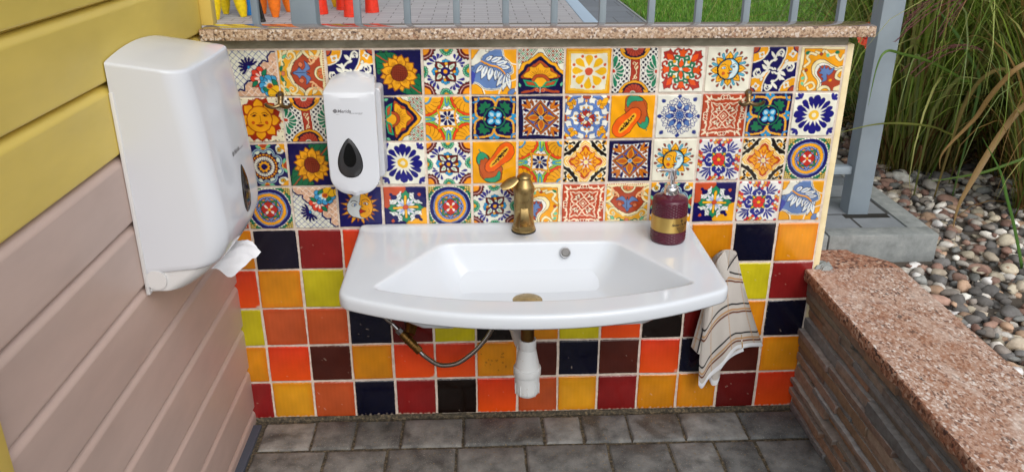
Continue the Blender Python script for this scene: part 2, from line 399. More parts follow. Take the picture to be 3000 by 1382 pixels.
def t_bleaf():
    c = Cv((236, 164, 30))
    c.circ(-1, 1, .58, None, WH, .05); c.circ(-1, 1, .52, None, BK, .02); c.circ(1, 1, .62, None, WH, .05); c.circ(-1, -1, .6, None, WH, .05); c.circ(-1, -1, .54, None, BK, .02)
    c.blob([(-.45, 1.1), (-.2, .95), (.3, 1.1), (.45, .7), (.7, .45), (.82, .1), (.6, -.1), (.5, -.5), (.1, -.72), (-.4, -.7), (-.75, -.45), (-1.1, -.4), (-1.1, .3), (-.8, .5), (-.55, .6)], BL, WH, .08)
    c.blob([(-.45, 1.1), (-.2, .95), (.3, 1.1), (.45, .7), (.7, .45), (.82, .1), (.6, -.1), (.5, -.5), (.1, -.72), (-.4, -.7), (-.75, -.45), (-1.1, -.4), (-1.1, .3), (-.8, .5), (-.55, .6)], None, BK, .02)
    c.blob([(-1.1, .1), (-1, -.5), (-.85, -.3), (-.8, .0)], (60, 70, 160))
    c.blob([(-.9, .62), (-.55, 1.1), (-.2, 1.05), (-.25, .85), (-.5, .7), (-.55, .5), (-.8, .35), (-1.1, .35), (-1.1, .6)], WH, BK, .018); c.circ(-.3, .95, .07, None, BK, .018); c.circ(-.92, .22, .09, BL, BK, .018)
    LW = (226, 232, 232); LO = (22, 26, 66)
    for x, y, a, L, W in ((-.38, .48, .55, .42, .2), (-.16, .42, .42, .6, .24), (.06, .32, .3, .62, .24), (.24, .22, .1, .5, .2)): c.leaf(x, y, a, L, W, LW, LO, .028); c.line([(x, y), (x + .6 * L * math.cos(a), y + .6 * L * math.sin(a))], .045, BL)
    for x, y, a, L, W in ((-.42, .34, -2.35, .5, .22), (-.28, .3, -2.0, .66, .26), (-.08, .22, -1.85, .62, .26), (.12, .14, -1.75, .52, .22), (.3, .08, -1.9, .5, .2), (.44, .0, -2.1, .72, .22), (.5, .0, -1.75, .8, .24), (.52, -.02, -1.35, .72, .24), (.5, .02, -.9, .3, .16)): c.leaf(x, y, a, L, W, LW, LO, .028); c.line([(x, y), (x + .55 * L * math.cos(a), y + .55 * L * math.sin(a))], .045, BL)
    c.cur([(-.52, .5), (-.2, .3), (.2, .2), (.45, -.02)], .07, (236, 160, 30)); c.cur([(-.5, .45), (-.2, .25), (.2, .15), (.45, -.05)], .015, BK)
    c.cur([(.2, -1), (.3, -.6), (.5, -.4), (.9, -.25), (1, -.2)], .05, WH); c.blob([(.6, -.8), (.75, -.65), (.92, -.7), (.8, -.95), (.62, -.95)], BL, BK, .018); c.blob([(.9, -.6), (1.05, -.55), (1.05, -.85), (.88, -.78)], WH, BK, .015)
    return c.out()
def t_arch():
    c = Cv((232, 232, 212))
    for m in c.mir():
        for k in range(6):
            c.line([(-1 + .16 * k, 1), (-1.0 - .5 + .16 * k, .35)], .03, (14, 50, 40)); c.line([(-1.1 + .16 * (k - 2), .35), (-.6 + .16 * (k - 2), 1)], .03, (14, 50, 40))
        for i in range(4):
            for j in range(4):
                if i + (3 - j) < 5: c.circ(-.9 + .17 * i, .42 + .16 * j, .04, TE if (i + j) % 3 else LG)
    c.poly([(-1, -.25), (1, -.25), (1, -1), (-1, -1)], (16, 12, 66))
    arch = [(-1.05, -.28), (-1, .0), (-.85, .15), (-.72, .38), (-.5, .48), (-.3, .66), (0, .85), (.3, .66), (.5, .48), (.72, .38), (.85, .15), (1, .0), (1.05, -.28)]
    def sc2(f, dy=0): return [(x * f, (y + .28) * f - .28 + dy) for x, y in arch]
    c.blob(arch, (240, 170, 30), BK, .025); c.blob(sc2(.86), (18, 12, 60)); c.blob(sc2(.72), (176, 72, 34), BK, .02)
    c.blob([(-.62, -.25), (-.66, -.08), (-.45, .05), (-.42, .22), (-.2, .24), (0, .42), (.2, .24), (.42, .22), (.45, .05), (.66, -.08), (.62, -.25)], (240, 170, 30), BK, .02)
    for a in np.linspace(.35, PI - .35, 15): c.line([(.28 * math.cos(a), -.3 + .3 * math.sin(a)), (.5 * math.cos(a), -.3 + (.42 + .1 * (int(a * 9) % 2)) * math.sin(a))], .018, (150, 80, 10))
    c.poly([(-1, -.29), (1, -.29), (1, -.6), (-1, -.6)], (16, 12, 66))
    c.circ(0, -.42, .38, (176, 72, 34), BK, .02); c.circ(0, -.46, .27, (240, 170, 30), BK, .02)
    c.poly([(-.9, -.62), (.9, -.62), (.9, -1), (-.9, -1)], (16, 12, 66))
    for m in c.mir():
        c.poly([(-.02, -.66), (-.2, -.42), (-.75, -.32), (-.62, -.6), (-.3, -.66)], (40, 160, 110)); c.poly([(-.16, -.6), (-.28, -.46), (-.64, -.4), (-.54, -.56)], (190, 80, 36), BK, .015)
        c.cur([(-.06, -.84), (-.16, -.72), (-.3, -.8), (-.5, -.86), (-.78, -.9)], .1, (176, 72, 34)); c.spiral(-.14, -.8, .5, .1, 1, .03, (220, 130, 90)); c.leaf(-.86, -.66, 1.9, .2, .12, LG)
    c.line([(0, -.66), (0, -.92)], .025, WH)
    return c.out()
def t_daisy():
    c = Cv((234, 162, 20)); c.poly([(-.86, .86), (.86, .86), (.86, -.86), (-.86, -.86)], (240, 190, 60)); c.poly([(-.8, .8), (.8, .8), (.8, -.8), (-.8, -.8)], (236, 180, 30)); c.poly([(-.77, .77), (.77, .77), (.77, -.77), (-.77, -.77)], (232, 230, 206))
    for k in c.rot(8):
        c.drop(.22, 0, 0, .52, .36, (238, 184, 24)); 
    for k in c.rot(8, PI / 8): c.circ(.7, 0, .065, (206, 84, 40))
    c.circ(0, 0, .17, (206, 84, 50)); return c.out()
def t_check():
    c = Cv((230, 230, 220)); st = .115
    for i in range(-9, 10):
        for j in range(-9, 10):
            if (i + j) % 2 == 0: c.poly([(i * st - .068, j * st - .03), (i * st - .03, j * st + .068), (i * st + .068, j * st + .03), (i * st + .03, j * st - .068)], (18, 16, 50))
    for m in c.mir():
        for a in np.linspace(-1.35, 1.35, 7): c.drop(-.95, 0, a, .5 if abs(a) < 1 else .72, .24, (34, 128, 92), (230, 230, 220), .04)
        for a in np.linspace(-1.35, 1.35, 7): c.line([(-.8 + .0 * a, .15 * math.sin(a)), (-.95 + .44 * math.cos(a), .44 * math.sin(a))], .02, (16, 70, 54))
        c.circ(-.95, 0, .14, WH); c.circ(-.93, 0, .085, (190, 56, 36))
    c.poly([(-.25, .6), (.25, .6), (.25, -.6), (-.25, -.6)], (232, 226, 210)); c.poly([(-.2, .6), (.2, .6), (.2, -.6), (-.2, -.6)], (168, 56, 36), BK, .02)
    c.cur([(-.08, -.4), (.06, -.1), (-.04, .12), (.1, .3)], .03, CR); c.spiral(-.06, .26, 0, .09, 1, .025, CR); c.spiral(.04, -.3, 2, .1, 1, .03, CR); c.leaf(.02, .0, 1.1, .2, .08, CR)
    for k in c.rot(2):
        c.ell(0, 1.05, .68, .62, OC, BK, .02); c.ell(0, 1.08, .58, .56, (20, 12, 50))
        for s in (-1, 1): c.blob([(s * .62, .95), (s * .44, .8), (s * .5, .98)], (240, 170, 40))
        for a in np.linspace(-2.9, -.24, 8): c.drop(0, 1.0, a, .42, .2, (180, 66, 44), (110, 30, 24), .018)
        c.circ(0, 1, .13, WH); c.circ(0, 1.0, .1, (120, 150, 120)); c.circ(0, 1.02, .06, (176, 70, 44))
    return c.out()
def t_orn():
    c = Cv((236, 234, 220))
    for k in c.rot(4):
        for m in c.mir():
            c.cur([(-.06, .78), (-.22, .86), (-.34, .8), (-.34, .66), (-.24, .66)], .1, (168, 48, 34)); c.cur([(-.07, .1), (-.14, .34), (-.1, .5), (-.26, .56), (-.3, .44), (-.2, .4)], .095, (36, 118, 84))
        c.blob([(0, .92), (.08, .8), (.2, .78), (.12, .66), (.1, .54), (-.1, .54), (-.12, .66), (-.2, .78), (-.08, .8)], ORR, BK, .016)
        c.poly([(-.12, .46), (.12, .46), (.12, .52), (-.12, .52)], (36, 118, 84)); c.leaf(0, .06, PI / 2, .38, .2, ORR, BK, .015)
        c.poly([(.78, .84), (.84, .6), (.9, .55), (.8, .48), (.72, .4), (.6, .38), (.46, .3), (.36, .38), (.42, .5), (.4, .62), (.48, .7), (.5, .82), (.62, .8)], (176, 44, 32), BK, .016); c.leaf(.4, .38, .82, .42, .22, ORR); c.leaf(.26, .26, .8, .18, .16, OC, BK, .012)
    c.circ(0, 0, .06, WH); return c.out()
def t_moon():
    c = Cv((232, 230, 212))
    for k in c.rot(16, PI / 16): c.drop(.72, 0, 0, .19, .11, (150, 66, 50), BK, .018)
    for k in c.rot(16, PI / 16 * 0 + .0): 
        if k % 2: c.drop(.42, 0, 0, .38, .13, (84, 170, 200), BK, .018)
    for k in c.rot(8, 0): c.leaf(.34, 0, 0, .44, .3, (240, 170, 30), BK, .025); c.line([(.45, 0), (.6, 0)], .02, BK)
    c.circ(0, 0, .48, (120, 190, 214), BK, .05); c.blob([(.1, .4), (.36, .2), (.42, -.05), (.3, -.32), (.05, -.42), (.16, -.2), (.2, 0), (.14, .25)], (214, 232, 234))
    c.blob([(.02, .43), (-.25, .36), (-.43, .1), (-.42, -.16), (-.25, -.36), (-.02, -.43), (.06, -.3), (.08, -.12), (.2, -.06), (.1, .1), (.14, .26)], (240, 172, 34), BK, .02)
    c.circ(-.2, -.17, .085, (200, 90, 40)); c.poly([(-.02, -.17), (.2, -.16), (.08, -.25)], (150, 40, 30), BK, .015); c.cur([(.0, .2), (.04, .0), (.1, -.06), (.02, -.09)], .02, BK)
    c.ell(-.2, .08, .1, .05, WH, BK, .018); c.circ(-.18, .08, .035, CY); c.cur([(-.32, .2), (-.2, .25), (-.08, .2)], .025, BK); c.cur([(.18, .16), (.26, .22), (.36, .18)], .03, BK); c.ell(.25, .1, .08, .03, BK); c.cur([(.18, .06), (.3, .04)], .02, BK)
    return c.out()
def t_heart():
    c = Cv((236, 160, 26)); c.poly([(-1, 1), (1, 1), (1, .88), (-1, .88)], CR); c.poly([(-1, 1), (-.9, 1), (-.9, -1), (-1, -1)], CR); c.line([(-.88, -1), (-.88, .86), (1, .86)], .025, (150, 90, 10))
    H = [(.0, -1.1), (-.1, -.55), (-.4, -.2), (-.46, .12), (-.26, .38), (.1, .42), (.4, .26), (.7, .12), (1.1, .05), (1.1, -1.1)]
    c.blob(H, CR, BK, .022); c.blob([(x * .86 + .1, y * .86 - .07) for x, y in H], (236, 236, 226), BK, .018); c.blob([(x * .74 + .17, y * .74 - .12) for x, y in H], (176, 70, 44), BK, .018)
    c.blob([(-.12, .15), (.05, .05), (.12, .22), (.2, .04), (.3, .12), (.4, .0), (.6, .12), (.55, -.1), (.4, -.25), (.3, -.2), (.34, -.45), (.15, -.55), (.06, -.62), (.14, -.4), (.02, -.3), (.1, -.22), (-.1, -.14), (.0, -.05)], BL, BK, .018)
    c.circ(.95, -.25, .28, CR, BK, .02); c.circ(.98, -.25, .16, OC, BK, .018); c.circ(.5, -.48, .07, OC); c.circ(.25, -1.05, .34, CR, BK, .02); c.circ(.3, -1.05, .2, OC, BK, .02); c.blob([(.7, -.85), (1, -.75), (1, -1), (.72, -1)], CR)
    for P, w in (([(-.8, .1), (-.62, .3), (-.76, .5), (-.6, .66), (-.35, .6)], .1), ([(-.35, .72), (-.1, .66), (.0, .8)], .09), ([(.1, .78), (.3, .64), (.55, .7), (.62, .56), (.8, .42), (.9, .62)], .1), ([(-.8, -.1), (-.66, -.3), (-.6, -.5), (-.72, -.68)], .09), ([(-.62, -.75), (-.35, -.6), (-.2, -.8), (-.4, -.95), (-.5, -.82)], .09)):
        c.cur(P, w + .03, (120, 90, 20)); c.cur(P, w, CR)
    c.leaf(-.85, .62, .5, .26, .16, GR); c.leaf(.5, .78, -.2, .22, .14, GR); c.leaf(-.8, -.55, -1, .2, .14, LG); c.circ(-.1, .64, .07, (176, 70, 44), BK, .015); c.circ(.2, .62, .08, LG); c.circ(-.7, -.06, .07, (176, 70, 44), BK, .015); c.circ(-.76, -.4, .08, LG)
    return c.out()
def t_sun():
    c = Cv((232, 226, 196)); r = random.Random(3)
    for k in range(170):
        x, y = r.uniform(-1, 1), r.uniform(-1, 1)
        if math.hypot(x, y) > .72: c.circ(x, y, r.uniform(.018, .04), r.choice([(30, 30, 60), (30, 30, 60), TE, OC]))
    c.poly([((.99 if k % 2 == 0 else .86) * math.cos(TAU * k / 32), (.99 if k % 2 == 0 else .86) * math.sin(TAU * k / 32)) for k in range(32)], (158, 44, 20))
    for k in c.rot(8): c.leaf(.42, 0, 0, .48, .46, (240, 166, 24), (158, 60, 14), .035)
    c.circ(0, 0, .56, (240, 166, 24), (170, 70, 16), .045)
    for m in c.mir():
        c.ell(-.24, .16, .12, .05, (150, 70, 20)); c.circ(-.23, .16, .045, BK); c.cur([(-.4, .2), (-.26, .28), (-.1, .24)], .03, (110, 50, 14)); c.circ(-.3, -.14, .075, (200, 84, 20))
    c.cur([(.02, .14), (.03, -.08), (.08, -.14), (-.03, -.17)], .025, (150, 70, 14)); c.blob([(-.18, -.25), (-.05, -.21), (0, -.23), (.05, -.21), (.18, -.25), (0, -.34)], (170, 56, 24)); c.line([(-.18, -.25), (.18, -.25)], .02, (100, 30, 14))
    return c.out()
def t_quart():
    c = Cv((232, 228, 214)); r = random.Random(5)
    for i in range(-8, 9):
        for j in range(-8, 9):
            x, y = i * .1, j * .1
            if max(abs(x), abs(y)) > .34: c.poly([(x - .045, y), (x, y + .045), (x + .045, y), (x, y - .045)], (190, 36, 34) if (i + j) % 2 else (238, 232, 224))
    for k in c.rot(4):
        c.circ(-1, 1, .95, LM, BK, .02); c.circ(-1, 1, .87, (228, 66, 26), BK, .02)
        for a in np.linspace(-PI / 2 + .14, -.14, 5): c.drop(-1, 1, a, .76, .36, OC, (120, 60, 14), .02)
        c.circ(-1, 1, .4, OC); c.circ(-1, 1, .3, (70, 150, 190), BK, .015); c.circ(-1, 1, .21, (238, 176, 40))
        c.ell(0, .86, .14, .34, (66, 160, 196), BK, .018); c.ell(0, .95, .05, .3, (180, 206, 60), BK, .015); c.line([(-.1, .54), (-.14, 1)], .04, LM); c.line([(.1, .54), (.14, 1)], .04, LM)
        c.cur([(-.42, .42), (-.2, .36), (0, .34), (.2, .36), (.42, .42)], .1, (120, 70, 16)); c.cur([(-.42, .42), (-.2, .36), (0, .34), (.2, .36), (.42, .42)], .075, OC)
    c.poly([(-.27, .27), (.27, .27), (.27, -.27), (-.27, -.27)], (228, 226, 220))
    for k in c.rot(8, PI / 8): c.drop(.05, 0, 0, .3 if k % 2 else .28, .16, (22, 20, 80))
    c.circ(0, 0, .06, OC, BK, .015); return c.out()
def t_navy():
    c = Cv((18, 12, 66))
    for k in c.rot(4):
        for a in (-2.4, -1.57, -.75): c.leaf(0, .98, a, .34, .22, (40, 144, 196))
        c.leaf(-.3, 1, -.4, .4, .2, (40, 144, 196)) if 0 else None
        c.circ(0, .93, .05, OC, BK, .015)
        c.cur([(-.06, .42), (.0, .55), (.12, .78), (.4, .85), (.86, .85)], .085, (232, 166, 50)); c.cur([(.42, .06), (.55, .0), (.78, .14), (.84, .4), (.86, .88)], .085, (232, 166, 50))
        for a in (.78, .78 + .8, .78 - .8, .78 + 1.7, .78 - 1.7): c.leaf(.42, .46, a, .3, .17, (26, 112, 72))
        c.circ(.47, .5, .09, (26, 112, 72)); c.cur([(.7, .96), (.76, .78), (.9, .74)], .08, (40, 130, 190))
    c.circ(0, 0, .46, None, (26, 112, 72), .06)
    for k in c.rot(4, PI / 4): c.circ(.21, 0, .15, (50, 156, 206)); c.leaf(.1, 0, 0, .24, .16, (190, 222, 232))
    c.circ(0, 0, .045, OC, BK, .015); return c.out()
def t_diam():
    c = Cv((16, 12, 64)); c.poly([(-.82, .82), (.82, .82), (.82, -.82), (-.82, -.82)], (232, 230, 224)); c.poly([(-.8, .8), (.8, .8), (.8, -.8), (-.8, -.8)], None, NAVY, .015)
    for k in c.rot(4):
        for m in c.mir():
            c.circ(-.42, .72, .055, BRN, BK, .012); c.circ(-.18, .74, .05, BRN, BK, .012)
        c.leaf(.42, .42, PI / 4, .5, .2, (26, 18, 80), BK, .012); c.leaf(.42, .42, PI / 4 + .34, .5, .16, (206, 116, 30), BK, .012); c.leaf(.42, .42, PI / 4 - .34, .5, .16, (206, 116, 30), BK, .012)
        c.leaf(.3, .5, PI / 2 - .3, .36, .13, (26, 18, 80)); c.leaf(.5, .3, .3, .36, .13, BRN)
    c.poly([(0, .8), (.8, 0), (0, -.8), (-.8, 0)], (176, 92, 36), BK, .015); c.poly([(0, .68), (.68, 0), (0, -.68), (-.68, 0)], (74, 96, 170), BK, .015)
    r = random.Random(8)
    for k in range(140):
        x, y = r.uniform(-.6, .6), r.uniform(-.6, .6)
        if abs(x) + abs(y) < .62: c.circ(x, y, .016, (190, 200, 226) if k % 2 else (24, 24, 90))
    for k in c.rot(4, PI / 4): c.leaf(.1, 0, 0, .42, .16, (206, 120, 34), BK, .015); c.line([(.1, 0), (.4, 0)], .05, (24, 18, 70))
    for k in c.rot(4): c.leaf(.06, 0, 0, .6, .34, (228, 160, 44), BK, .018); c.leaf(.12, 0, 0, .46, .22, (196, 96, 24))
    c.circ(0, 0, .11, WH, BK, .015); c.circ(0, 0, .08, (100, 140, 190)); return c.out()
def t_arab():
    c = Cv((230, 230, 220))
    for k in c.rot(4):
        for m in c.mir():
            P = [(-.05, 1), (-.1, .7), (-.32, .62), (-.36, .4), (-.2, .3), (-.08, .42)]; c.cur(P, .12, BK); c.cur(P, .09, (92, 124, 186))
            P = [(-.3, 1), (-.6, .84), (-.92, .6), (-.98, .3)]; c.cur(P, .12, BK); c.cur(P, .09, (92, 124, 186)); P = [(-.42, .5), (-.6, .42), (-.8, .42)]; c.cur(P, .1, (92, 124, 186))
            c.leaf(-.55, .6, PI * .62, .34, .22, OC, BK, .015); c.leaf(-.55, .58, PI * .3, .26, .16, OC, BK, .015); c.circ(-.1, .5, .05, OC, BK, .012)
        c.leaf(-.62, .66, PI * .75, .42, .26, (240, 170, 30), BK, .015); c.poly([(-.18, 1), (.18, 1), (.14, .9), (-.14, .9)], TE, BK, .015); c.circ(0, .82, .06, OC)
        for a in (PI / 2, PI / 2 + .55, PI / 2 - .55): c.leaf(0, .1, a, .34, .15, (168, 48, 40), BK, .015)
        c.leaf(0, .12, PI * .25, .2, .1, CR); c.circ(.24, .24, .05, OC, BK, .012)
    for x in (-1, 1):
        for y in (-1, 1): c.circ(x, y, .16, TE, BK, .015)
    c.circ(0, 0, .1, (92, 124, 186), BK, .015); return c.out()
def t_papaya():
    c = Cv((238, 164, 16))
    c.blob([(-.35, .55), (-.3, .85), (.0, .93), (.35, .88), (.6, .6), (.68, .2), (.8, -.1), (.78, -.35), (.6, -.5), (.35, -.42), (.15, -.1), (-.3, .2)], (190, 86, 34), BK, .025)
    c.blob([(-.3, .55), (-.24, .84), (.0, .93), (.3, .88), (.42, .74), (.1, .7), (-.1, .62), (-.2, .4)], (50, 150, 110), BK, .018); c.blob([(.28, -.2), (.4, -.46), (.62, -.56), (.78, -.4), (.78, -.1), (.66, .05), (.62, -.2), (.5, -.2), (.44, -.3)], (50, 150, 110), BK, .018); c.line([(.64, -.52), (.7, -.64)], .05, GR); c.cur([(.42, .74), (.6, .4), (.7, .0)], .018, (110, 46, 16))
    c.blob([(.0, .4), (.3, .4), (.42, .2), (.38, -.05), (.1, -.4), (-.15, -.75), (-.5, -.95), (-.8, -.85), (-.88, -.5), (-.7, -.15), (-.35, .1)], (238, 96, 18), BK, .025)
    c.blob([(.18, .18), (.2, .02), (.0, -.25), (-.25, -.55), (-.5, -.75), (-.62, -.68), (-.5, -.4), (-.2, -.1), (.05, .14)], (240, 180, 40))
    r = random.Random(2)
    for k in range(90):
        t = r.random(); x, y = -.55 + .66 * t + r.uniform(-.07, .07) * math.sin(PI * t) , -.66 + .74 * t + r.uniform(-.09, .09) * math.sin(PI * t)
        c.circ(x, y, .028, BK)
    return c.out()
def t_blue8():
    c = Cv((232, 232, 220)); B = (34, 54, 132); b2 = (88, 126, 188)
    for k in c.rot(4):
        for a, s in ((0, 1.), (PI / 4, 1.16)):
            T0 = c.T.copy(); ca, sa = math.cos(a), math.sin(a); c.T = c.T @ np.array([[ca, -sa, 0], [sa, ca, 0], [0, 0, 1]])
            for m in c.mir():
                c.cur([(0, .78), (-.12, .6), (-.24, .42), (-.1, .22), (0, .2)], .035, B); c.spiral(-.2, .74, -.5, .1, .9, .03, B); c.cur([(0, .8 * s), (-.08, .86 * s), (-.02, .96 * s)], .04, B); c.cur([(-.04, .6), (-.2, .64), (-.3, .74)], .03, B)
            c.leaf(0, .24, PI / 2, .42, .22, b2, B, .025); c.leaf(0, .26, PI / 2 - .6, .2, .1, B); c.leaf(0, .26, PI / 2 + .6, .2, .1, B); c.leaf(0, .82 * s, PI / 2, .14, .12, B)
            c.T = T0
    for k in c.rot(8): c.circ(.13, 0, .055, b2, B, .02)
    c.circ(0, 0, .07, b2, B, .03); return c.out()
def t_terra():
    c = Cv((178, 66, 34)); W = (240, 226, 196); B = (70, 24, 14)
    for k in c.rot(4):
        for m in c.mir():
            c.cur([(-.62, .8), (-.4, .72), (-.2, .78)], .034, W); c.cur([(-.8, .62), (-.76, .4), (-.82, .2)], .034, W); c.cur([(-.62, .64), (-.58, .5), (-.5, .36), (-.56, .18), (-.3, .0)], .024, W); c.circ(-.1, .84, .09, None, W, .03); c.circ(-.09, .84, .05, None, B, .02)
            c.cur([(-.55, .62), (-.36, .56), (-.2, .58), (0, .4)], .024, W); c.leaf(-.2, .72, 2.4, .2, .08, W)
        c.cur([(-.88, .62), (-.76, .72), (-.62, .86)], .04, W); c.leaf(-.66, .7, PI * .75, .34, .1, W); c.leaf(-.7, .62, PI * .95, .24, .08, W); c.leaf(-.6, .72, PI * .55, .24, .08, W)
        c.circ(0, .84, .08, (178, 66, 34), W, .03)
        for a in (PI * .75, PI * .75 + .7, PI * .75 - .7): c.leaf(-.22, .22, a, .26, .11, W, B, .012)
        c.circ(-.27, .27, .07, (160, 50, 28), B, .02); c.ell(-.02, .28, .3, .3, None, W, .022)
    c.poly([(0, .32), (.32, 0), (0, -.32), (-.32, 0)], (178, 66, 34), W, .035); c.poly([(0, .16), (.16, 0), (0, -.16), (-.16, 0)], None, W, .03); c.poly([(0, .07), (.07, 0), (0, -.07), (-.07, 0)], W); return c.out()
def t_bdaisy():
    c = Cv((232, 232, 216)); B = (26, 24, 116)
    for k in c.rot(16):
        big = k % 4 == 0
        c.drop(.27 if big else .33, 0, 0, .64 if big else .54, .37 if big else .255, B)
    c.circ(0, 0, .23, (238, 190, 60)); c.circ(0, 0, .1, (236, 230, 200))
    for k in c.rot(4, PI / 4):
        for a in (-.75, 0, .75): c.drop(.98, 0, a, .3, .15, (40, 38, 128)) if a else c.drop(.96, 0, a, .32, .16, (40, 38, 128))
    return c.out()
def t_roset():
    c = Cv((26, 28, 86))
    for k in c.rot(4):
        c.blob([(-1.05, 1.05), (-.6, 1.05), (-.72, .8), (-.8, .72), (-1.05, .6)], OC, BK, .015); c.leaf(-.95, .7, -.3, .36, .2, WH); c.leaf(-.7, .95, -1.2, .36, .2, WH); c.circ(-.72, .72, .1, OC, GR, .03); c.circ(-.72, .72, .04, (90, 90, 40)); c.circ(0, 1, .2, TE, OC, .06)
        c.leaf(-.35, .95, -.4, .3, .12, LG); c.leaf(.35, .95, PI + .4, .3, .12, LG)
    c.scal(0, 0, .7, 8, .16, (170, 196, 206)); c.scal(0, 0, .66, 8, .16, (40, 70, 130)); c.scal(0, 0, .62, 8, .15, (176, 204, 196)); c.scal(0, 0, .58, 8, .15, (26, 30, 88))
    for k in c.rot(8, PI / 8): c.drop(.56, 0, 0, .18, .2, (214, 226, 206))
    c.circ(0, 0, .6, (108, 40, 34), BK, .015)
    for k in c.rot(24): c.ell(.53, 0, .03, .045, OC)
    c.circ(0, 0, .46, (60, 24, 34))
    for k in c.rot(26): c.drop(.28, 0, 0, .17, .1, WH)
    c.circ(0, 0, .29, (30, 26, 70))
    for k in c.rot(10): c.leaf(.1, 0, 0, .17, .12, OC)
    c.circ(0, 0, .15, (20, 18, 80), OC, .03); return c.out()
def t_yblack():
    c = Cv((238, 230, 200))
    for k in c.rot(4):
        for m in c.mir():
            c.poly([(-1, .18), (-.82, .3), (-.7, .28), (-.62, .42), (-.48, .46), (-.44, .62), (-.3, .7), (-.3, .84), (-.18, 1), (-.3, 1), (-.42, .8), (-.58, .66), (-.76, .5), (-1, .34)], (24, 18, 16))
            c.spiral(-.62, .76, .6, .16, 1, .06, (24, 18, 16)); c.spiral(-.7, .66, .4, .12, .9, .07, (238, 166, 30)); c.spiral(-.86, .54, 2, .1, .9, .05, (24, 18, 16))
        c.blob([(-1.05, 1.05), (-.78, 1.05), (-.82, .84), (-1.05, .78)], (236, 164, 28)); c.leaf(-.98, .98, -.78, .3, .12, (24, 18, 16)); c.leaf(-.8, .88, -.2, .2, .1, (24, 18, 16))
    q = [(0, .98), (.2, .84), (.26, .62), (.46, .5), (.52, .36), (.66, .24), (.84, .2)]
    star = []
    for i in range(4):
        a = -PI / 2 * i; ca, sa = math.cos(a), math.sin(a); star += [(x * ca - y * sa, x * sa + y * ca) for x, y in q]
    def sc3(f): return [(x * f, y * f) for x, y in star]
    c.poly(sc3(1.04), (236, 184, 56)); c.poly(sc3(.96), (244, 232, 190)); c.poly(sc3(.92), (232, 172, 44)); c.poly(sc3(.85), (244, 236, 204)); c.poly(sc3(.82), (196, 78, 30))
    for k in c.rot(4):
        c.leaf(0, .12, PI / 2, .6, .34, (240, 160, 22), (150, 56, 20), .03); c.circ(0, .4, .1, (196, 84, 36)); c.leaf(0, .34, PI / 2, .2, .1, OC); c.circ(-.16, .42, .06, OC); c.circ(.16, .42, .06, OC); c.leaf(.1, .1, PI / 4, .5, .22, (240, 160, 20), (150, 56, 20), .02); c.circ(0, .2, .05, (196, 84, 36))
    for k in c.rot(8, PI / 8): c.leaf(.12, 0, 0, .2, .06, WH)
    c.circ(0, 0, .1, (244, 220, 130), WH, .02); return c.out()
def t_rflower():
    c = Cv((230, 230, 226)); B = (34, 42, 132)
    for k in c.rot(4):
        for i, x in enumerate(np.arange(-.45, .46, .15)):
            for j in range(3):
                if abs(x) + j * .14 < .5: c.circ(x + (.075 if j % 2 else 0), .95 - j * .12, .075, ((212, 56, 50), WH, (236, 160, 40))[(i + j) % 3], (60, 40, 90), .016)
        c.circ(-.95, .95, .09, (200, 50, 60), (60, 40, 90), .015)
        c.blob([(0, .84), (.1, .68), (.3, .56), (.34, .4), (.22, .32), (.12, .38), (.14, .5), (0, .6), (-.14, .5), (-.12, .38), (-.22, .32), (-.34, .4), (-.3, .56), (-.1, .68)], B)
        for a in (-.5, 0, .5): c.drop(0, .36, PI / 2 + a, .22, .09, B)
        c.circ(0, .4, .045, B)
        for a in (-.9, -.45, 0, .45, .9): c.drop(-.42, .42, PI * .75 + a, .5 if abs(a) < .6 else .36, .105, B)
        c.circ(-.42, .42, .05, B); c.poly([(-.34, .34), (-.04, .3), (-.1, .06), (-.32, .04)], (40, 140, 100), BK, .015); c.leaf(-.2, .2, PI * .75, .17, .1, YE, BK, .012)
    for k in c.rot(5, PI / 2): c.drop(.02, 0, 0, .29, .31, (216, 44, 40), (110, 16, 20), .02)
    c.circ(0, 0, .09, YE, BK, .015); return c.out()
def t_mand():
    c = Cv((32, 112, 76))
    for x in (-1, 1):
        for y in (-1, 1):
            for k in range(5): c.line([(x * (1 - .1 * k), y), (x, y * (1 - .1 * k))], .02, (30, 30, 16)); 
            c.poly([(x, y), (x * .6, y), (x, y * .6)], (226, 200, 110))
            for k in range(5): c.line([(x * (1 - .09 * k), y), (x * (1 - .09 * k) , y * (.6 + .09 * k))], .02, (30, 30, 16)); c.line([(x, y * (1 - .09 * k)), (x * (.6 + .09 * k), y * (1 - .09 * k))], .02, (30, 30, 16))
            c.circ(x * .74, y * .74, .05, OC)
    c.scal(0, 0, .97, 44, .05, WH); c.circ(0, 0, .965, (24, 26, 104), BK, .015); c.circ(0, 0, .82, (120, 146, 200), BK, .015); c.circ(0, 0, .76, (238, 164, 32), BK, .015)
    c.scal(0, 0, .58, 30, .04, (150, 176, 214), NAVY, .02); c.circ(0, 0, .56, (56, 86, 170)); c.scal(0, 0, .5, 24, .035, (130, 160, 210)); c.circ(0, 0, .52, (238, 164, 32), NAVY, .03)
    for off, col in ((0., (120, 146, 200)), (PI / 4, (44, 124, 70))):
        P = []
        for k in range(4):
            a = off + k * PI / 2; P += [(.52 * math.cos(a), .52 * math.sin(a)), (.33 * math.cos(a + PI / 4), .33 * math.sin(a + PI / 4))]
        c.line(P + [P[0]], .11, NAVY); c.line(P + [P[0]], .065, col)
    for k in c.rot(4): c.drop(.0, 0, 0, .36, .38, (186, 46, 36), BK, .02)
    for k in c.rot(4, PI / 4): c.drop(.0, 0, 0, .32, .32, (186, 46, 36)); c.drop(.07, 0, 0, .2, .12, WH)
    c.circ(0, 0, .06, OC); return c.out()
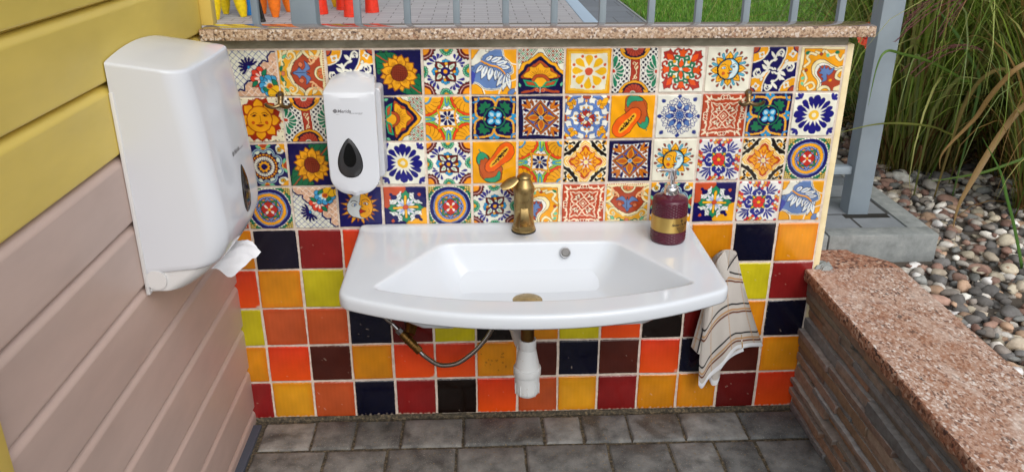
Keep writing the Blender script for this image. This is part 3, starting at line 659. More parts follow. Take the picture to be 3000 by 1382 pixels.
def t_nmoon():
    c = Cv((22, 20, 92))
    for k in c.rot(20, .12): c.poly([(.5, -.1), (.5, .1), (.92 if k % 2 else .78, .0)], (232, 158, 36) if k % 2 else (186, 96, 40), (120, 60, 16), .02)
    c.circ(0, 0, .6, (238, 166, 34), BK, .022)
    c.blob([(.0, .6), (-.3, .52), (-.56, .2), (-.58, -.14), (-.4, -.42), (.0, -.59), (.2, -.56), (.02, -.5), (-.05, -.3), (.0, -.1), (.06, .0), (-.04, .1), (-.02, .3)], (206, 214, 214), BK, .022)
    c.blob([(-.06, -.2), (.02, -.12), (.12, -.16), (.26, -.22), (.1, -.28), (.0, -.34)], (176, 44, 34), BK, .018); c.ell(-.28, .08, .11, .06, WH, BK, .022); c.circ(-.25, .08, .045, BL); c.ell(.26, .14, .12, .06, WH, BK, .022); c.circ(.24, .13, .05, BRN); c.cur([(.1, .28), (.26, .34), (.42, .26)], .035, (120, 60, 16)); c.cur([(-.44, .22), (-.3, .28), (-.14, .2)], .035, BK); c.cur([(.06, .3), (.08, .05), (.14, -.02), (.02, -.05)], .022, (120, 60, 16)); c.cur([(.4, -.1), (.44, -.2), (.38, -.28)], .022, (170, 100, 20))
    return c.out()
def t_gcross():
    c = Cv(NAVY); c.poly([(-1, 1), (0, 1), (.02, .6), (-.3, .3), (-.6, .0), (-1, .02)], (196, 80, 44)); c.poly([(1, -1), (0, -1), (-.02, -.7), (.4, -.4), (.7, 0), (1, -.02)], (236, 168, 34))
    for k in c.rot(4):
        c.drop(-.5, .5, PI * .75, .28, .16, (24, 18, 84) if k % 2 == 0 else (196, 84, 44)); 
    c.scal(0, 0, .62, 8, .13, (50, 52, 60)); c.scal(0, 0, .6, 8, .13, (226, 230, 224)); 
    for k in c.rot(8, PI / 8 * .5): c.spiral(.66, 0, .5, .12, .9, .06, (226, 230, 224))
    for k in c.rot(4):
        c.ell(-.5, .5, .15, .12, ((196, 80, 44), NAVY, NAVY, (236, 168, 34))[k] if 0 else NAVY, None); c.leaf(-.28, .28, PI * .75 + .9, .3, .14, (226, 230, 224), BK, .012); c.leaf(-.28, .28, PI * .75 - .9, .3, .14, (226, 230, 224), BK, .012)
        c.poly([(0, .82), (.1, .7), (.2, .66), (.17, .5), (.24, .3), (.06, .06), (-.06, .06), (-.24, .3), (-.17, .5), (-.2, .66), (-.1, .7)], (34, 132, 90), BK, .016)
    c.circ(0, 0, .46, (34, 132, 90), BK, .02)
    for k in c.rot(4, PI / 4):
        for a in (-.5, .5, 0): c.leaf(.06, 0, a, .5 if a == 0 else .42, .15, (226, 230, 228), (60, 80, 140), .015)
        c.leaf(.08, 0, 0, .32, .08, (140, 160, 210))
    for k in c.rot(4): c.line([(0, .16), (0, .52)], .13, (120, 90, 20)); c.line([(0, .16), (0, .52)], .1, (240, 178, 40))
    c.circ(0, 0, .12, (206, 80, 50), BK, .02); return c.out()
# ------------------------------------------------------------ materials
def m_granite(name, cols, rough, scale=1.0, streak=(1, 1, 1)):
    """cols: dark, mid, light, pale, stain, black fleck, white fleck, rust"""
    m = MT(name, rough=rough, spec=.5)
    n1 = m.noise(120 * scale, 5, .75, streak); g = m.ramp(n1, [(.36, cols[0]), (.45, cols[1]), (.53, cols[2]), (.62, cols[3])])
    cell = m.vor(150 * scale, 'F1', 'Color', streak); sp = m.n('ShaderNodeSeparateColor'); m.l(cell, sp.inputs[0])
    g = m.mix(m.fac(sp.outputs[0], .80, .84), g, cols[0]); g = m.mix(m.fac(sp.outputs[1], .84, .88), g, cols[6]); g = m.mix(m.fac(sp.outputs[2], .88, .92), g, cols[5])
    g = m.mix(m.fac(m.noise(11 * scale, 4, .6, streak), .42, .62, 0, .55), g, m.mix(.6, g, cols[4]))
    g = m.mix(m.fac(m.noise(52 * scale, 4, .6, streak), .60, .68, 0, .8), g, cols[7])
    bl = m.fac(m.noise(19 * scale, 5, .7, streak), .62, .68); bk = m.fac(m.noise(230 * scale, 2, .5, streak), .44, .52)
    mm = m.n('ShaderNodeMath', operation='MULTIPLY'); m.l(bl, mm.inputs[0]); m.l(bk, mm.inputs[1]); g = m.mix(mm.outputs[0], g, (70, 68, 70))
    pl = m.fac(m.noise(26 * scale, 4, .7, streak), .64, .70, 0, .7); g = m.mix(pl, g, cols[6])
    m.base(g); m.bump(m.noise(260 * scale, 3), .12, .0006); return m
M_GRAN = m_granite('granite_coping', [(130, 104, 84), (170, 142, 116), (194, 168, 142), (212, 194, 172), (176, 142, 112), (88, 72, 66), (216, 204, 192), (150, 100, 74)], .4, 1.6)
M_GRANP = MT('granite_polished', (126, 104, 92), .03); M_GRANP.base(M_GRANP.ramp(M_GRANP.noise(200, 4, .7), [(.35, (100, 80, 70)), (.65, (150, 126, 112))])); M_GRANP.set('IOR', 1.6)
M_SLAB = m_granite('granite_slab', [(152, 114, 96), (178, 144, 126), (196, 168, 152), (212, 192, 180), (166, 116, 90), (112, 92, 86), (226, 216, 208), (160, 106, 78)], .38, 1.3, (1.2, .75, 1))
def _slab():
    m = M_SLAB; g = m.b.inputs['Base Color'].links[0].from_socket
    a = m.fac(m.noise(5.5, 5, .65, (1, .7, 1)), .44, .66, 0, .55); g = m.mix(a, g, (160, 106, 74)); b = m.fac(m.noise(8, 4, .6, (1, .6, 1), 1.), .55, .72, 0, .5); g = m.mix(b, g, (226, 210, 198))
    c = m.fac(m.noise(9, 4, .65, (.8, 1.2, 1), 2.), .60, .72, 0, .45); g = m.mix(c, g, (120, 82, 80)); m.base(g)
_slab()
M_SLABE = m_granite('granite_slab_edge', [(108, 72, 56), (146, 100, 76), (168, 122, 98), (186, 150, 128), (140, 84, 58), (72, 52, 48), (192, 162, 142), (150, 82, 54)], .75, 1.0)
def m_paint(name, c, rough=.42):
    m = MT(name, c, rough); n = m.noise(3.5, 4, .6, (1, .6, 2)); a = tuple(min(255, v * 1.03) for v in c); b = tuple(v * .95 for v in c)
    m.base(m.mix(m.fac(n, .35, .65), a, b)); m.bump(m.noise(60, 4, .6, (1, .06, 1)), .10, .0006); m.bump(m.noise(5, 2, .5, (1, .4, 1)), .04, .003)
    m.rough(m.fac(m.noise(9, 3), .3, .7, rough - .06, rough + .08)); return m
M_YEL = m_paint('paint_yellow', (214, 188, 88)); M_PINK = m_paint('paint_pink', (195, 171, 160)); M_YEL2 = m_paint('paint_yellow_trim', (218, 190, 96))
def m_glaze():
    m = MT('tile_glaze', rough=.14, spec=.5); n = m.fac(m.noise(32, 4, .6), .3, .7)
    m.base(m.mix(.10, m.attr(), m.mix(n, (150, 120, 80), (255, 250, 235)), 'MULTIPLY'))
    m.rough(m.fac(m.noise(70, 3, .6), .4, .75, .10, .26)); m.bump(m.noise(26, 2, .5), .10, .0012); m.bump(m.noise(180, 2), .04, .0004); return m
M_GLAZE = m_glaze()
M_GROUT = MT('grout', (214, 200, 186), .9); M_GROUT.base(M_GROUT.ramp(M_GROUT.noise(60, 4), [(.3, (190, 174, 160)), (.55, (216, 202, 188)), (.75, (228, 218, 206))])).bump(M_GROUT.noise(240, 3), .3, .0008)
M_REND = MT('wall_render', (150, 146, 128), .92); M_REND.base(M_REND.ramp(M_REND.noise(14, 5, .65, (1, 1, 2)), [(.3, (120, 116, 98)), (.5, (150, 147, 130)), (.7, (172, 168, 150))])).bump(M_REND.noise(120, 4), .4, .001)
M_CREAM = MT('cream_margin', (232, 216, 172), .8); M_CREAM.base(M_CREAM.ramp(M_CREAM.noise(20, 4), [(.3, (222, 204, 156)), (.7, (238, 224, 186))])).bump(M_CREAM.noise(120, 3), .25, .001)
M_WHITE = MT('white_ceramic', (207, 212, 218), .12, spec=.5)
M_PLAST = MT('white_plastic', (208, 211, 217), .14); M_PLAST.bump(M_PLAST.noise(16, 2), .05, .002); M_PLAST.rough(M_PLAST.fac(M_PLAST.noise(20, 3), .35, .7, .10, .22))
M_PLAST2 = MT('white_plastic_dull', (212, 211, 210), .35); M_GREYP = MT('grey_plastic', (196, 198, 202), .3)
M_SMOKE = MT('smoked_window', (52, 52, 54), .12); M_BLACK = MT('black_plastic', (7, 7, 8), .1); M_INK = MT('grey_print', (118, 118, 122), .5)
def m_brass(name, c, r):
    m = MT(name, c, r, 1.0); n = m.noise(40, 4, .6, (1, 1, .35))
    m.base(m.mix(m.fac(n, .35, .7), c, tuple(v * .72 for v in c))); m.rough(m.fac(m.noise(160, 3, .6, (.3, .3, 1)), .3, .7, r - .06, r + .1)); return m
M_BRASS = m_brass('brushed_brass', (186, 158, 104), .3); M_BRASSD = m_brass('old_brass', (128, 96, 52), .38); M_BRONZE = m_brass('hook_bronze', (150, 128, 92), .34)
M_CHROME = MT('chrome', (226, 226, 228), .07, 1.0); M_RUB = MT('dark_rubber', (24, 20, 18), .6); M_STEEL = MT('braided_steel', (150, 146, 140), .34, 1.0)
_w = M_STEEL.n('ShaderNodeTexWave'); _w.inputs['Scale'].default_value = 260; _w.inputs['Distortion'].default_value = 3; M_STEEL.l(M_STEEL.co(), _w.inputs[0]); M_STEEL.bump(_w.outputs['Fac'], .6, .0006)
M_NUT = MT('steel_nut', (150, 150, 152), .3, 1.0)
M_TRAP = MT('trap_plastic', (212, 214, 214), .38); M_TRAP.base(M_TRAP.mix(M_TRAP.fac(M_TRAP.vor(90), .05, .1, 1, 0), (212, 214, 214), (168, 148, 92)))
M_BOT = MT('plum_bottle', (76, 14, 36), .2); M_GOLD = MT('gold_label', (206, 172, 92), .3, .85); M_INKB = MT('black_ink', (24, 20, 14), .5)
M_GOLD.base(M_GOLD.ramp(M_GOLD.noise(30, 2, .4, (1, 1, .05)), [(.3, (180, 142, 70)), (.7, (222, 190, 110))]))
M_FENCE = MT('fence_paint', (138, 150, 160), .42); M_FENCE.base(M_FENCE.mix(M_FENCE.fac(M_FENCE.noise(6, 4), .3, .7), (132, 144, 154), (148, 160, 168))).bump(M_FENCE.noise(300, 2), .08, .0004)
def m_attr(name, rough=.6, bump=None, spec=.3, mul=None, trans=0.):
    m = MT(name, rough=rough, spec=spec); c = m.attr()
    if mul: c = m.mix(1., c, m.ramp(m.noise(mul[0], 5, .65), [(.3, mul[1]), (.7, mul[2])]), 'MULTIPLY')
    m.base(c)
    if bump: m.bump(m.noise(bump[0], 4, .6), bump[1], bump[2])
    return m
M_PEB = m_attr('pebble_stone', .8, (120, .4, .001), .25, (55, (205, 200, 196), (255, 255, 255)))
M_LEAF = m_attr('grass_blade', .45, None, .4)
_tr = M_LEAF.n('ShaderNodeBsdfTranslucent'); M_LEAF.l(M_LEAF.attr(), _tr.inputs[0]); _ms = M_LEAF.n('ShaderNodeMixShader'); _ms.inputs[0].default_value = .5
_o = [n for n in M_LEAF.t.nodes if n.type == 'OUTPUT_MATERIAL'][0]; M_LEAF.l(M_LEAF.b.outputs[0], _ms.inputs[1]); M_LEAF.l(_tr.outputs[0], _ms.inputs[2]); M_LEAF.l(_ms.outputs[0], _o.inputs[0])
M_SLATE = m_attr('slate_strip', .6, (90, .35, .0012), .4, (60, (200, 194, 188), (255, 252, 250))); M_SLATE.bump(M_SLATE.noise(30, 4, .6, (1, .5, 1.5)), .2, .0015)
M_PAVE = m_attr('paver_block', .8, (200, .45, .0012), .3, (18, (156, 156, 157), (255, 255, 252)))
_sp = M_PAVE.fac(M_PAVE.noise(420, 2), .66, .72); _l0 = M_PAVE.b.inputs['Base Color'].links[0].from_socket
_damp = M_PAVE.fac(M_PAVE.noise(7.5, 4, .55, dist=.6), .56, .64); _l1 = M_PAVE.mix(_damp, _l0, M_PAVE.mix(.55, _l0, (40, 39, 35)))
_straw = M_PAVE.fac(M_PAVE.noise(170, 3, .6), .63, .68); _l1 = M_PAVE.mix(_straw, _l1, (128, 112, 84))
M_PAVE.base(M_PAVE.mix(_sp, _l1, (176, 170, 158))); M_PAVE.rough(M_PAVE.fac(_damp, 0, 1, .85, .5))
M_SAND = MT('joint_sand', (98, 86, 66), .95); M_SAND.base(M_SAND.ramp(M_SAND.noise(130, 4, .7), [(.3, (34, 32, 28)), (.5, (72, 66, 54)), (.7, (128, 112, 86))])).bump(M_SAND.noise(200, 4), .8, .003)
M_CONC = MT('concrete', (134, 138, 137), .85); M_CONC.base(M_CONC.ramp(M_CONC.noise(24, 6, .7), [(.25, (106, 110, 108)), (.5, (134, 138, 137)), (.75, (158, 160, 156))])).bump(M_CONC.noise(150, 4), .35, .001)
M_EARTH = MT('dark_soil', (84, 76, 68), .95); M_EARTH.bump(M_EARTH.noise(60, 4), .8, .006)
M_LAWN = MT('lawn_base', (52, 88, 32), .9); M_LAWN.base(M_LAWN.ramp(M_LAWN.noise(9, 5), [(.3, (38, 70, 24)), (.7, (76, 110, 44))]))
M_FAR = MT('far_ground', (96, 96, 92), .9)
def m_blocks():
    m = MT('terrace_blocks', (170, 168, 168), .75); b = m.n('ShaderNodeTexBrick'); m.l(m.co(), b.inputs[0])
    b.offset = .5; b.inputs['Color1'].default_value = L4((166, 165, 166)); b.inputs['Color2'].default_value = L4((156, 155, 157)); b.inputs['Mortar'].default_value = L4((112, 110, 108))
    b.inputs['Scale'].default_value = 1; b.inputs['Mortar Size'].default_value = .004; b.inputs['Brick Width'].default_value = .2; b.inputs['Row Height'].default_value = .1
    m.base(m.mix(m.fac(m.noise(3, 5), .3, .7), b.outputs[0], m.mix(.12, b.outputs[0], (130, 120, 110)))); m.bump(b.outputs['Fac'], -.3, .003); return m
M_BLK = m_blocks()
def m_blocks2(name, c1, c2, mo, bw, rh):
    m = MT(name, c1, .8); b = m.n('ShaderNodeTexBrick'); m.l(m.co(), b.inputs[0]); b.offset = .5
    b.inputs['Color1'].default_value = L4(c1); b.inputs['Color2'].default_value = L4(c2); b.inputs['Mortar'].default_value = L4(mo); b.inputs['Scale'].default_value = 1
    b.inputs['Mortar Size'].default_value = .004; b.inputs['Brick Width'].default_value = bw; b.inputs['Row Height'].default_value = rh
    m.base(m.mix(m.fac(m.noise(16, 6, .7), .3, .7), b.outputs[0], m.mix(.35, b.outputs[0], (86, 90, 94)))); m.bump(m.noise(90, 4), .3, .001); return m
M_DKP = m_blocks2('dark_path_slabs', (112, 118, 124), (100, 106, 112), (70, 72, 74), .3, .3)
M_KPV = m_blocks2('kerb_pavers', (140, 145, 150), (126, 131, 136), (54, 52, 48), .24, .14)
M_DRAIN = MT('drain_metal', (168, 188, 204), .45, .3)
# ------------------------------------------------------------ the setting
S_ = .108; GZ = 9.15 * S_                     # tile pitch, height of the top tile row's upper edge
GRD = .008
# far sheet, lower paving
fm = box('ground', (-60, 60, -60, 60, -.34, -.30), M_FAR, bev=0); kind(fm, 'structure')
jb = box('joint_bed', (-.80, .90, -2.6, .02, -.12, GRD - .006), M_SAND, bev=0); kind(jb, 'structure')
sd_ = box('surround', (-12, 12, -14, -2.61, -.12, -.004), M_FAR, bev=0); kind(sd_, 'structure')
sl_ = box('side_ground', (-12, -.801, -2.609, .055, -.12, -.004), M_FAR, bev=0); kind(sl_, 'structure')
def pavers():
    r = random.Random(4); V = []; F = []; Cc = []
    rows = [(-.018, -.139, [-.668, -.532, -.425, -.302, -.1425, .068, .1715, .295, .4355, .601, .79]), (-.143, -.285, [-.672, -.488, -.334, -.159, .016, .227, .384, .504, .61, .80])]
    y = -.289
    while y > -2.5:
        xs = [-.67]
        while xs[-1] < .8: xs.append(xs[-1] + r.choice([.12, .15, .18, .21]))
        rows.append((y, y - .138, xs)); y -= .142
    for y1, y0, xs in rows:
        for a, b in zip(xs[:-1], xs[1:]):
            g = .0025 + r.random() * .001; x0, x1, ya, yb = a + g, b - g, y0 + g, y1 - g; z = GRD + r.uniform(-.0015, .0015); t1, t2 = r.uniform(-.002, .002), r.uniform(-.002, .002)
            base = len(V); bw = .006; N = 5
            rag = lambda: r.uniform(-.0012, .0012)
            per = []
            for i in range(N): per.append((x0 + (x1 - x0) * i / N, ya))
            for i in range(N): per.append((x1, ya + (yb - ya) * i / N))
            for i in range(N): per.append((x1 - (x1 - x0) * i / N, yb))
            for i in range(N): per.append((x0, yb - (yb - ya) * i / N))
            n = len(per); cx, cy = (x0 + x1) / 2, (ya + yb) / 2
            per = [(px + rag(), py + rag()) for px, py in per]
            def ins(p, d): return (p[0] + np.clip(cx - p[0], -d, d), p[1] + np.clip(cy - p[1], -d, d))
            for d, dz in ((0, -.05), (0, -.006), (.003, -.0015), (bw, 0)):
                for p in per:
                    q = ins(p, d); V.append((q[0], q[1], z + dz + t1 * (q[0] - cx) / .1 * .3 + t2 * (q[1] - cy) / .1 * .3))
            for k in range(3):
                for i in range(n):
                    j = (i + 1) % n; F.append((base + k * n + i, base + k * n + j, base + (k + 1) * n + j, base + (k + 1) * n + i))
            F.append(tuple(base + 3 * n + i for i in range(n)))
            f = r.uniform(.88, 1.12); cool = .5 + .5 * (cx / .7); c = lin((136 * f - 6 * cool, 132 * f, 127 * f + 6 * cool)); Cc += [c] * (4 * n)
    o = mesh('paving', V, F, M_PAVE, None, True, 30)
    a = o.data.color_attributes.new('Col', 'FLOAT_COLOR', 'POINT'); c4 = np.ones((len(V), 4), np.float32); c4[:, :3] = np.array(Cc); a.data.foreach_set('color', c4.ravel())
    kind(o, 'structure')
pavers()
es = box('edging_strip', (-.70, -.676, -2.4, -.03, -.05, GRD + .002), MT('slate_edging', (74, 84, 98), .5), bev=.002); kind(es, 'structure')
# raised terrace behind the wall
TZ = .465
t1 = box('terrace', (-14, .655, .06, 30, -.2, TZ), M_BLK, bev=0); kind(t1, 'structure')
dr = box('drain', (.659, .761, .52, 30, TZ - .1, TZ + .002), M_DRAIN, bev=.001); kind(dr, 'structure')
pth = box('path', (.765, 1.083, .53, 30, TZ - .1, TZ - .002), M_DKP, bev=0); kind(pth, 'structure')
edg = box('lawn_edging', (1.087, 1.105, 1.5, 30, TZ - .1, TZ + .003), M_CONC, bev=.002); kind(edg, 'structure')
kp = box('kerb_paving', (.659, 1.083, .178, .527, TZ - .1, TZ - .004), M_KPV, bev=0); kind(kp, 'structure')
def kerb():
    bm = bmesh.new()
    bxm(bm, .845, 1.145, .115, .174, .33, TZ, .004); bxm(bm, .66, .842, .115, .174, .33, TZ - .001, .004); bxm(bm, 1.087, 1.147, .177, 1.5, .33, TZ - .001, .004)
    o = frombm('kerb', bm, M_CONC, None, True, 40); kind(o, 'structure')
kerb()
bed = box('planting_bed', (.80, 9, -2.6, 1.49, .1, .385), M_EARTH, bev=0); kind(bed, 'structure')
lw = box('lawn', (1.109, 16, 1.5, 30, .1, TZ - .012), M_LAWN, bev=0); kind(lw, 'structure')

# ------------------------------------------------------------ tiled wall
wall = root('tiled_wall', (.03, .03, 0), 'low wall faced with patterned and plain glazed tiles behind the white basin', 'wall')
box('wall_body', (-.80, .762, .006, .044, -.1, 1.0110), M_REND, wall, 0)
box('grout_face', (-.74, .759, -.0014, .0055, .012, GZ + .001), M_GROUT, wall, 0)
box('end_margin', (.7595, .775, -.0005, .046, .02, .992), M_CREAM, wall, .002)
cop = root('granite_coping', (.05, -.01, 1.0125), 'speckled pink granite coping slab lying along the top of the tiled wall', 'coping')
def coping():
    o = box('front_slab', (-.6625, .806, -.030, .046, 1.0115, 1.0355), M_GRAN, cop, .0012); box('end_piece', (-.694, -.6635, -.030, .046, 1.0115, 1.0355), M_GRAN, cop, .0012)
    box('polished_top', (-.693, .805, -.0288, .0448, 1.0356, 1.0364), M_GRANP, cop, .0004)
coping()
# mortar bead at the foot
def bead():
    r = random.Random(9); V = []; F = []; n = 90
    for i in range(n):
        x = -.69 + 1.45 * i / (n - 1); h = .010 + r.uniform(-.003, .003); d = .008 + r.uniform(-.003, .005)
        for p in ((x, .004, h + .004), (x, -.004, h), (x, -d * .6, GRD + .004 + r.uniform(-.001, .002)), (x, -d - .004, GRD - .004)): V.append(p)
    for i in range(n - 1):
        for k in range(3): F.append((i * 4 + k, i * 4 + k + 1, i * 4 + 5 + k, i * 4 + 4 + k))
    mesh('mortar_foot', V, F, M_SAND, wall, False)
bead()
# tiles
def tile_grid(M, cx, cz, hw, hh, rot, seed, rc=.05, round_=.030, wob=.006, clipx=None):
    r = np.random.RandomState(seed); g = np.linspace(-1, 1, M); U, Vv = np.meshgrid(g, -g); u = U.ravel().copy(); v = Vv.ravel().copy()
    au, av = np.abs(u), np.abs(v); b = 1 - rc; k = (au > b) & (av > b); a1 = (au[k] - b) / rc; a2 = (av[k] - b) / rc
    u2, v2 = u.copy(), v.copy()
    u2[k] = np.sign(u[k]) * (b + rc * a1 * np.sqrt(1 - a2 * a2 / 2)); v2[k] = np.sign(v[k]) * (b + rc * a2 * np.sqrt(1 - a1 * a1 / 2))
    p = r.uniform(0, TAU, 8)
    u2 += wob * (np.sin(v * 2.3 + p[0]) + .6 * np.sin(v * 7 + p[1]) + .35 * np.sin(v * 23 + p[2])) * au ** 3; v2 += wob * (np.sin(u * 2.1 + p[3]) + .6 * np.sin(u * 6 + p[4]) + .35 * np.sin(u * 21 + p[5])) * av ** 3
    t = np.maximum(au, av); e = np.clip((t - (1 - round_)) / round_, 0, 1)
    y = -.0042 + .0040 * e ** 2 + .0005 * (u * u + v * v) * .5 + .0003 * np.sin(u * 3 + p[6]) * np.sin(v * 3 + p[7])
    ca, sa = math.cos(rot), math.sin(rot); X = cx + (u2 * hw) * ca - (v2 * hh) * sa; Z = cz + (u2 * hw) * sa + (v2 * hh) * ca
    tilt = r.uniform(-.004, .004, 2); y = y + tilt[0] * u * hw + tilt[1] * v * hh
    if clipx is not None: X = np.maximum(X, clipx)
    i = np.arange(M * M).reshape(M, M); F = np.stack([i[:-1, :-1], i[1:, :-1], i[1:, 1:], i[:-1, 1:]], -1).reshape(-1, 4)
    return np.stack([X, y, Z], 1), F, u, v
DESIGN = dict(A=t_diag, B=t_lyre, C=t_scroll, D=t_sunf, E=t_maroon, F=t_bleaf, G=t_arch, H=t_daisy, I=t_check, J=t_orn, K=t_moon, M=t_heart, N=t_sun,
              O=t_quart, P=t_navy, Q=t_diam, R=t_arab, S=t_papaya, T=t_blue8, U=t_terra, V=t_bdaisy, W=t_roset, X=t_yblack, Y=t_rflower, Z=t_mand, a=t_nmoon, b=t_gcross)
ROWS = ["E0 A0 B3 C0 D0 E0 F0 G0 H0 I0 J0 K0 C0 M0", "R0 N0 I0 V0 G3 O0 P0 Q0 R0 S0 T0 U0 P0 V0", "V0 W0 D1 V0 V0 E0 S2 O0 X0 Q0 K0 Y0 X0 Z0", "U0 Z0 A1 a0 b0 Z0 E0 m0 U0 B0 W0 b0 Y0 F0"]
def decor():
    cache = {}; VV = []; FF = []; CC = []; off = 0; sd = 1; rr = random.Random(77)
    for r_, row in enumerate(ROWS):
        for c_, t in enumerate(row.split()):
            k = t[0]; mirr = k == 'm'; k = 'M' if mirr else k; rot = int(t[1])
            if k not in cache: cache[k] = DESIGN[k]()
            img = np.rot90(cache[k], rot)
            if mirr: img = img[:, ::-1]
            sd += 1; cx = (c_ - 1 - 6 + .5) * S_ + rr.uniform(-.0007, .0007); cz = GZ - (r_ + .5) * S_ + rr.uniform(-.0008, .0008) + (.0012 if c_ > 9 else 0); hs_ = .0521 + rr.uniform(-.0007, .0004)
            gi = np.arange(TM); pw = [rr.uniform(0, TAU) for _ in range(6)]; A_, B_ = np.meshgrid(gi / TM, gi / TM)
            di = np.clip(np.rint(gi[:, None] + rr.uniform(-1.2, 1.2) + 1.1 * np.sin(A_ * 7 + pw[0]) + .9 * np.sin(A_ * 3 + B_ * 5 + pw[1])), 0, TM - 1).astype(int); dj = np.clip(np.rint(gi[None] + rr.uniform(-1.2, 1.2) + 1.1 * np.sin(B_ * 6 + pw[2]) + .9 * np.sin(B_ * 4 - A_ * 5 + pw[3])), 0, TM - 1).astype(int)
            img = img[di, dj]
            V, F, u, v = tile_grid(TM, cx, cz, hs_, hs_, rr.uniform(-.009, .009), sd, clipx=-.735)
            col = img.reshape(-1, 3).copy(); col *= (rr.uniform(.92, 1.04) * (1 + .07 * np.sin(u * 3 + pw[4]) * np.sin(v * 2.6 + pw[5]) + .05 * np.sin(u * 9 + v * 7 + pw[0])))[:, None]
            e = np.clip((np.maximum(np.abs(u), np.abs(v)) - .965) / .03, 0, 1)[:, None]; nz = (np.sin(u * 37 + sd) + np.sin(v * 41 + sd * 2) + np.sin((u + v) * 23))[:, None] / 3
            chip = np.clip(e * 1.2 + nz * .5 - .75, 0, 1); col = col * (1 - chip) + lin((206, 190, 168)) * chip
            VV.append(V); FF.append(F + off); CC.append(col); off += len(V)
    fastmesh('patterned_tiles', np.concatenate(VV), np.concatenate(FF), np.concatenate(CC), M_GLAZE, wall)
decor()
PCOL = dict(o=(212, 136, 22), y=(212, 148, 30), r=(214, 62, 30), c=(130, 28, 28), d=(92, 20, 18), t=(184, 82, 42), l=(198, 186, 30), n=(9, 11, 32), b=(72, 28, 20), k=(20, 11, 8))
PROWS = ["o n c r o n l c o b o o n o", "r o l o n c o r t k n o l c", "l t t n d l k o l r k d o n", "o r b o r r o b n b r n b o", "c y t n c k r t y c o o d r"]
def plain():
    VV = []; FF = []; CC = []; off = 0; rr = random.Random(5); M = 46
    for r_, row in enumerate(PROWS):
        for c_, k in enumerate(row.split()):
            sd = 500 + r_ * 20 + c_; q = np.random.RandomState(sd)
            cx = (c_ - 1 - 6 + .5) * S_ + .0025 + rr.uniform(-.001, .001); hh = .0524 if r_ < 4 else .0545; cz = GZ - (4 + r_ + .5) * S_ + rr.uniform(-.0008, .0008) - (0 if r_ < 4 else .003) - .001; hw = .0524 + rr.uniform(-.0006, .0004)
            V, F, u, v = tile_grid(M, cx, cz, hw, hh, rr.uniform(-.008, .008), sd, rc=.07, clipx=-.735)
            base = lin(PCOL[k]) * rr.uniform(.9, 1.1); p = q.uniform(0, TAU, 8); col = np.repeat(base[None], M * M, 0)
            mot = (np.sin(u * 2.2 + p[0] + v) + np.sin(v * 2.9 + p[1] - .6 * u) + .6 * np.sin(u * 7 + p[2]) * np.sin(v * 5 + p[3]) + .35 * np.sin(u * 31 + p[4])) / 3
            col *= (1 + .20 * mot)[:, None]
            if k in 'oyrtl':
                t = np.maximum(np.abs(u), np.abs(v)); e = np.clip((t - .72 + .08 * mot) / .26, 0, 1)[:, None]; warm = np.array([.92, .66, .5]) if k != 'l' else np.array([.92, .9, .6])
                col = col * (1 - .75 * e) + col * warm * .75 * e
                if k == 'r': g = np.clip(.5 - v * .6, 0, 1)[:, None]; col = col * (1 - g) + lin((244, 92, 16)) * g * .6 + col * g * .4
            e = np.clip((np.maximum(np.abs(u), np.abs(v)) - .93) / .06, 0, 1); nz = (np.sin(u * 29 + p[5]) + np.sin(v * 33 + p[6]) + np.sin((u - v) * 17 + p[7])) / 3
            chip = np.clip(e + nz * .6 - .85, 0, 1)
            if r_ == 4: chip = np.maximum(chip, np.clip((-v - .9) / .1 + nz * .9 - .1, 0, 1) * (q.rand() < .75))
            if k == 'r' and q.rand() < .4: chip = np.maximum(chip, np.clip((u - .78) / .2 + (-v - .78) / .2 + nz * .5 - .6, 0, 1) * (-v > .3))
            for _ in range(q.randint(0, 5)):                     # scratches and specks
                x, y_, a = q.uniform(-.9, .9), q.uniform(-.95, .6), q.uniform(-1.6, 1.6); L = q.choice([.004, .004, .02, .06])
                d = np.hypot(np.maximum(np.abs((u - x) * math.cos(a) + (v - y_) * math.sin(a)) - L, 0), -(u - x) * math.sin(a) + (v - y_) * math.cos(a)); chip = np.maximum(chip, .5 * np.clip(1 - d / .028, 0, 1))
            cc_ = lin((214, 196, 176)); col = col * (1 - chip[:, None]) + cc_ * chip[:, None]
            if r_ == 3 and c_ == 6:
                for _ in range(26):
                    x, y_ = q.normal(.1, .5), q.normal(-.1, .4); d = np.hypot(u - x, v - y_); m_ = np.clip(1 - d / q.uniform(.03, .07), 0, 1)[:, None]; col = col * (1 - m_) + lin((92, 44, 16)) * m_
            VV.append(V); FF.append(F + off); CC.append(np.clip(col, 0, 1)); off += len(V)
    fastmesh('plain_tiles', np.concatenate(VV), np.concatenate(FF), np.concatenate(CC), M_GLAZE, wall)
plain()

# ------------------------------------------------------------ timber wall on the left
WX = -.697
tw = root('timber_wall', (-.75, -.5, 0), 'shiplap timber wall painted yellow above and dusty pink below, beside the basin', 'wall')
def boards(name, zs, mat, y0, y1):
    V = []; F = []
    prof = [(-.013, -.004), (-.0065, .0004), (-.0008, .0022), (0, .0045), (0, .0058), (0, .1015), (0, .103), (-.0010, .1065), (-.0040, .1120), (-.0080, .1158), (-.013, .1180)]
    ny = 3
    for z in zs:
        b = len(V); n = len(prof)
        for y in (y0, y1):
            for dx, dz in prof: V.append((WX + dx, y, z + dz))
            V.append((WX - .03, y, z + .118)); V.append((WX - .03, y, z - .006))
        n2 = n + 2
        for i in range(n2): j = (i + 1) % n2; F.append((b + i, b + j, b + n2 + j, b + n2 + i))
        F.append(tuple(b + i for i in reversed(range(n2)))); F.append(tuple(b + n2 + i for i in range(n2)))
    return mesh(name, V, F, mat, tw, True, 30)
zs = [.0455 + .1225 * k for k in range(-1, 13)]
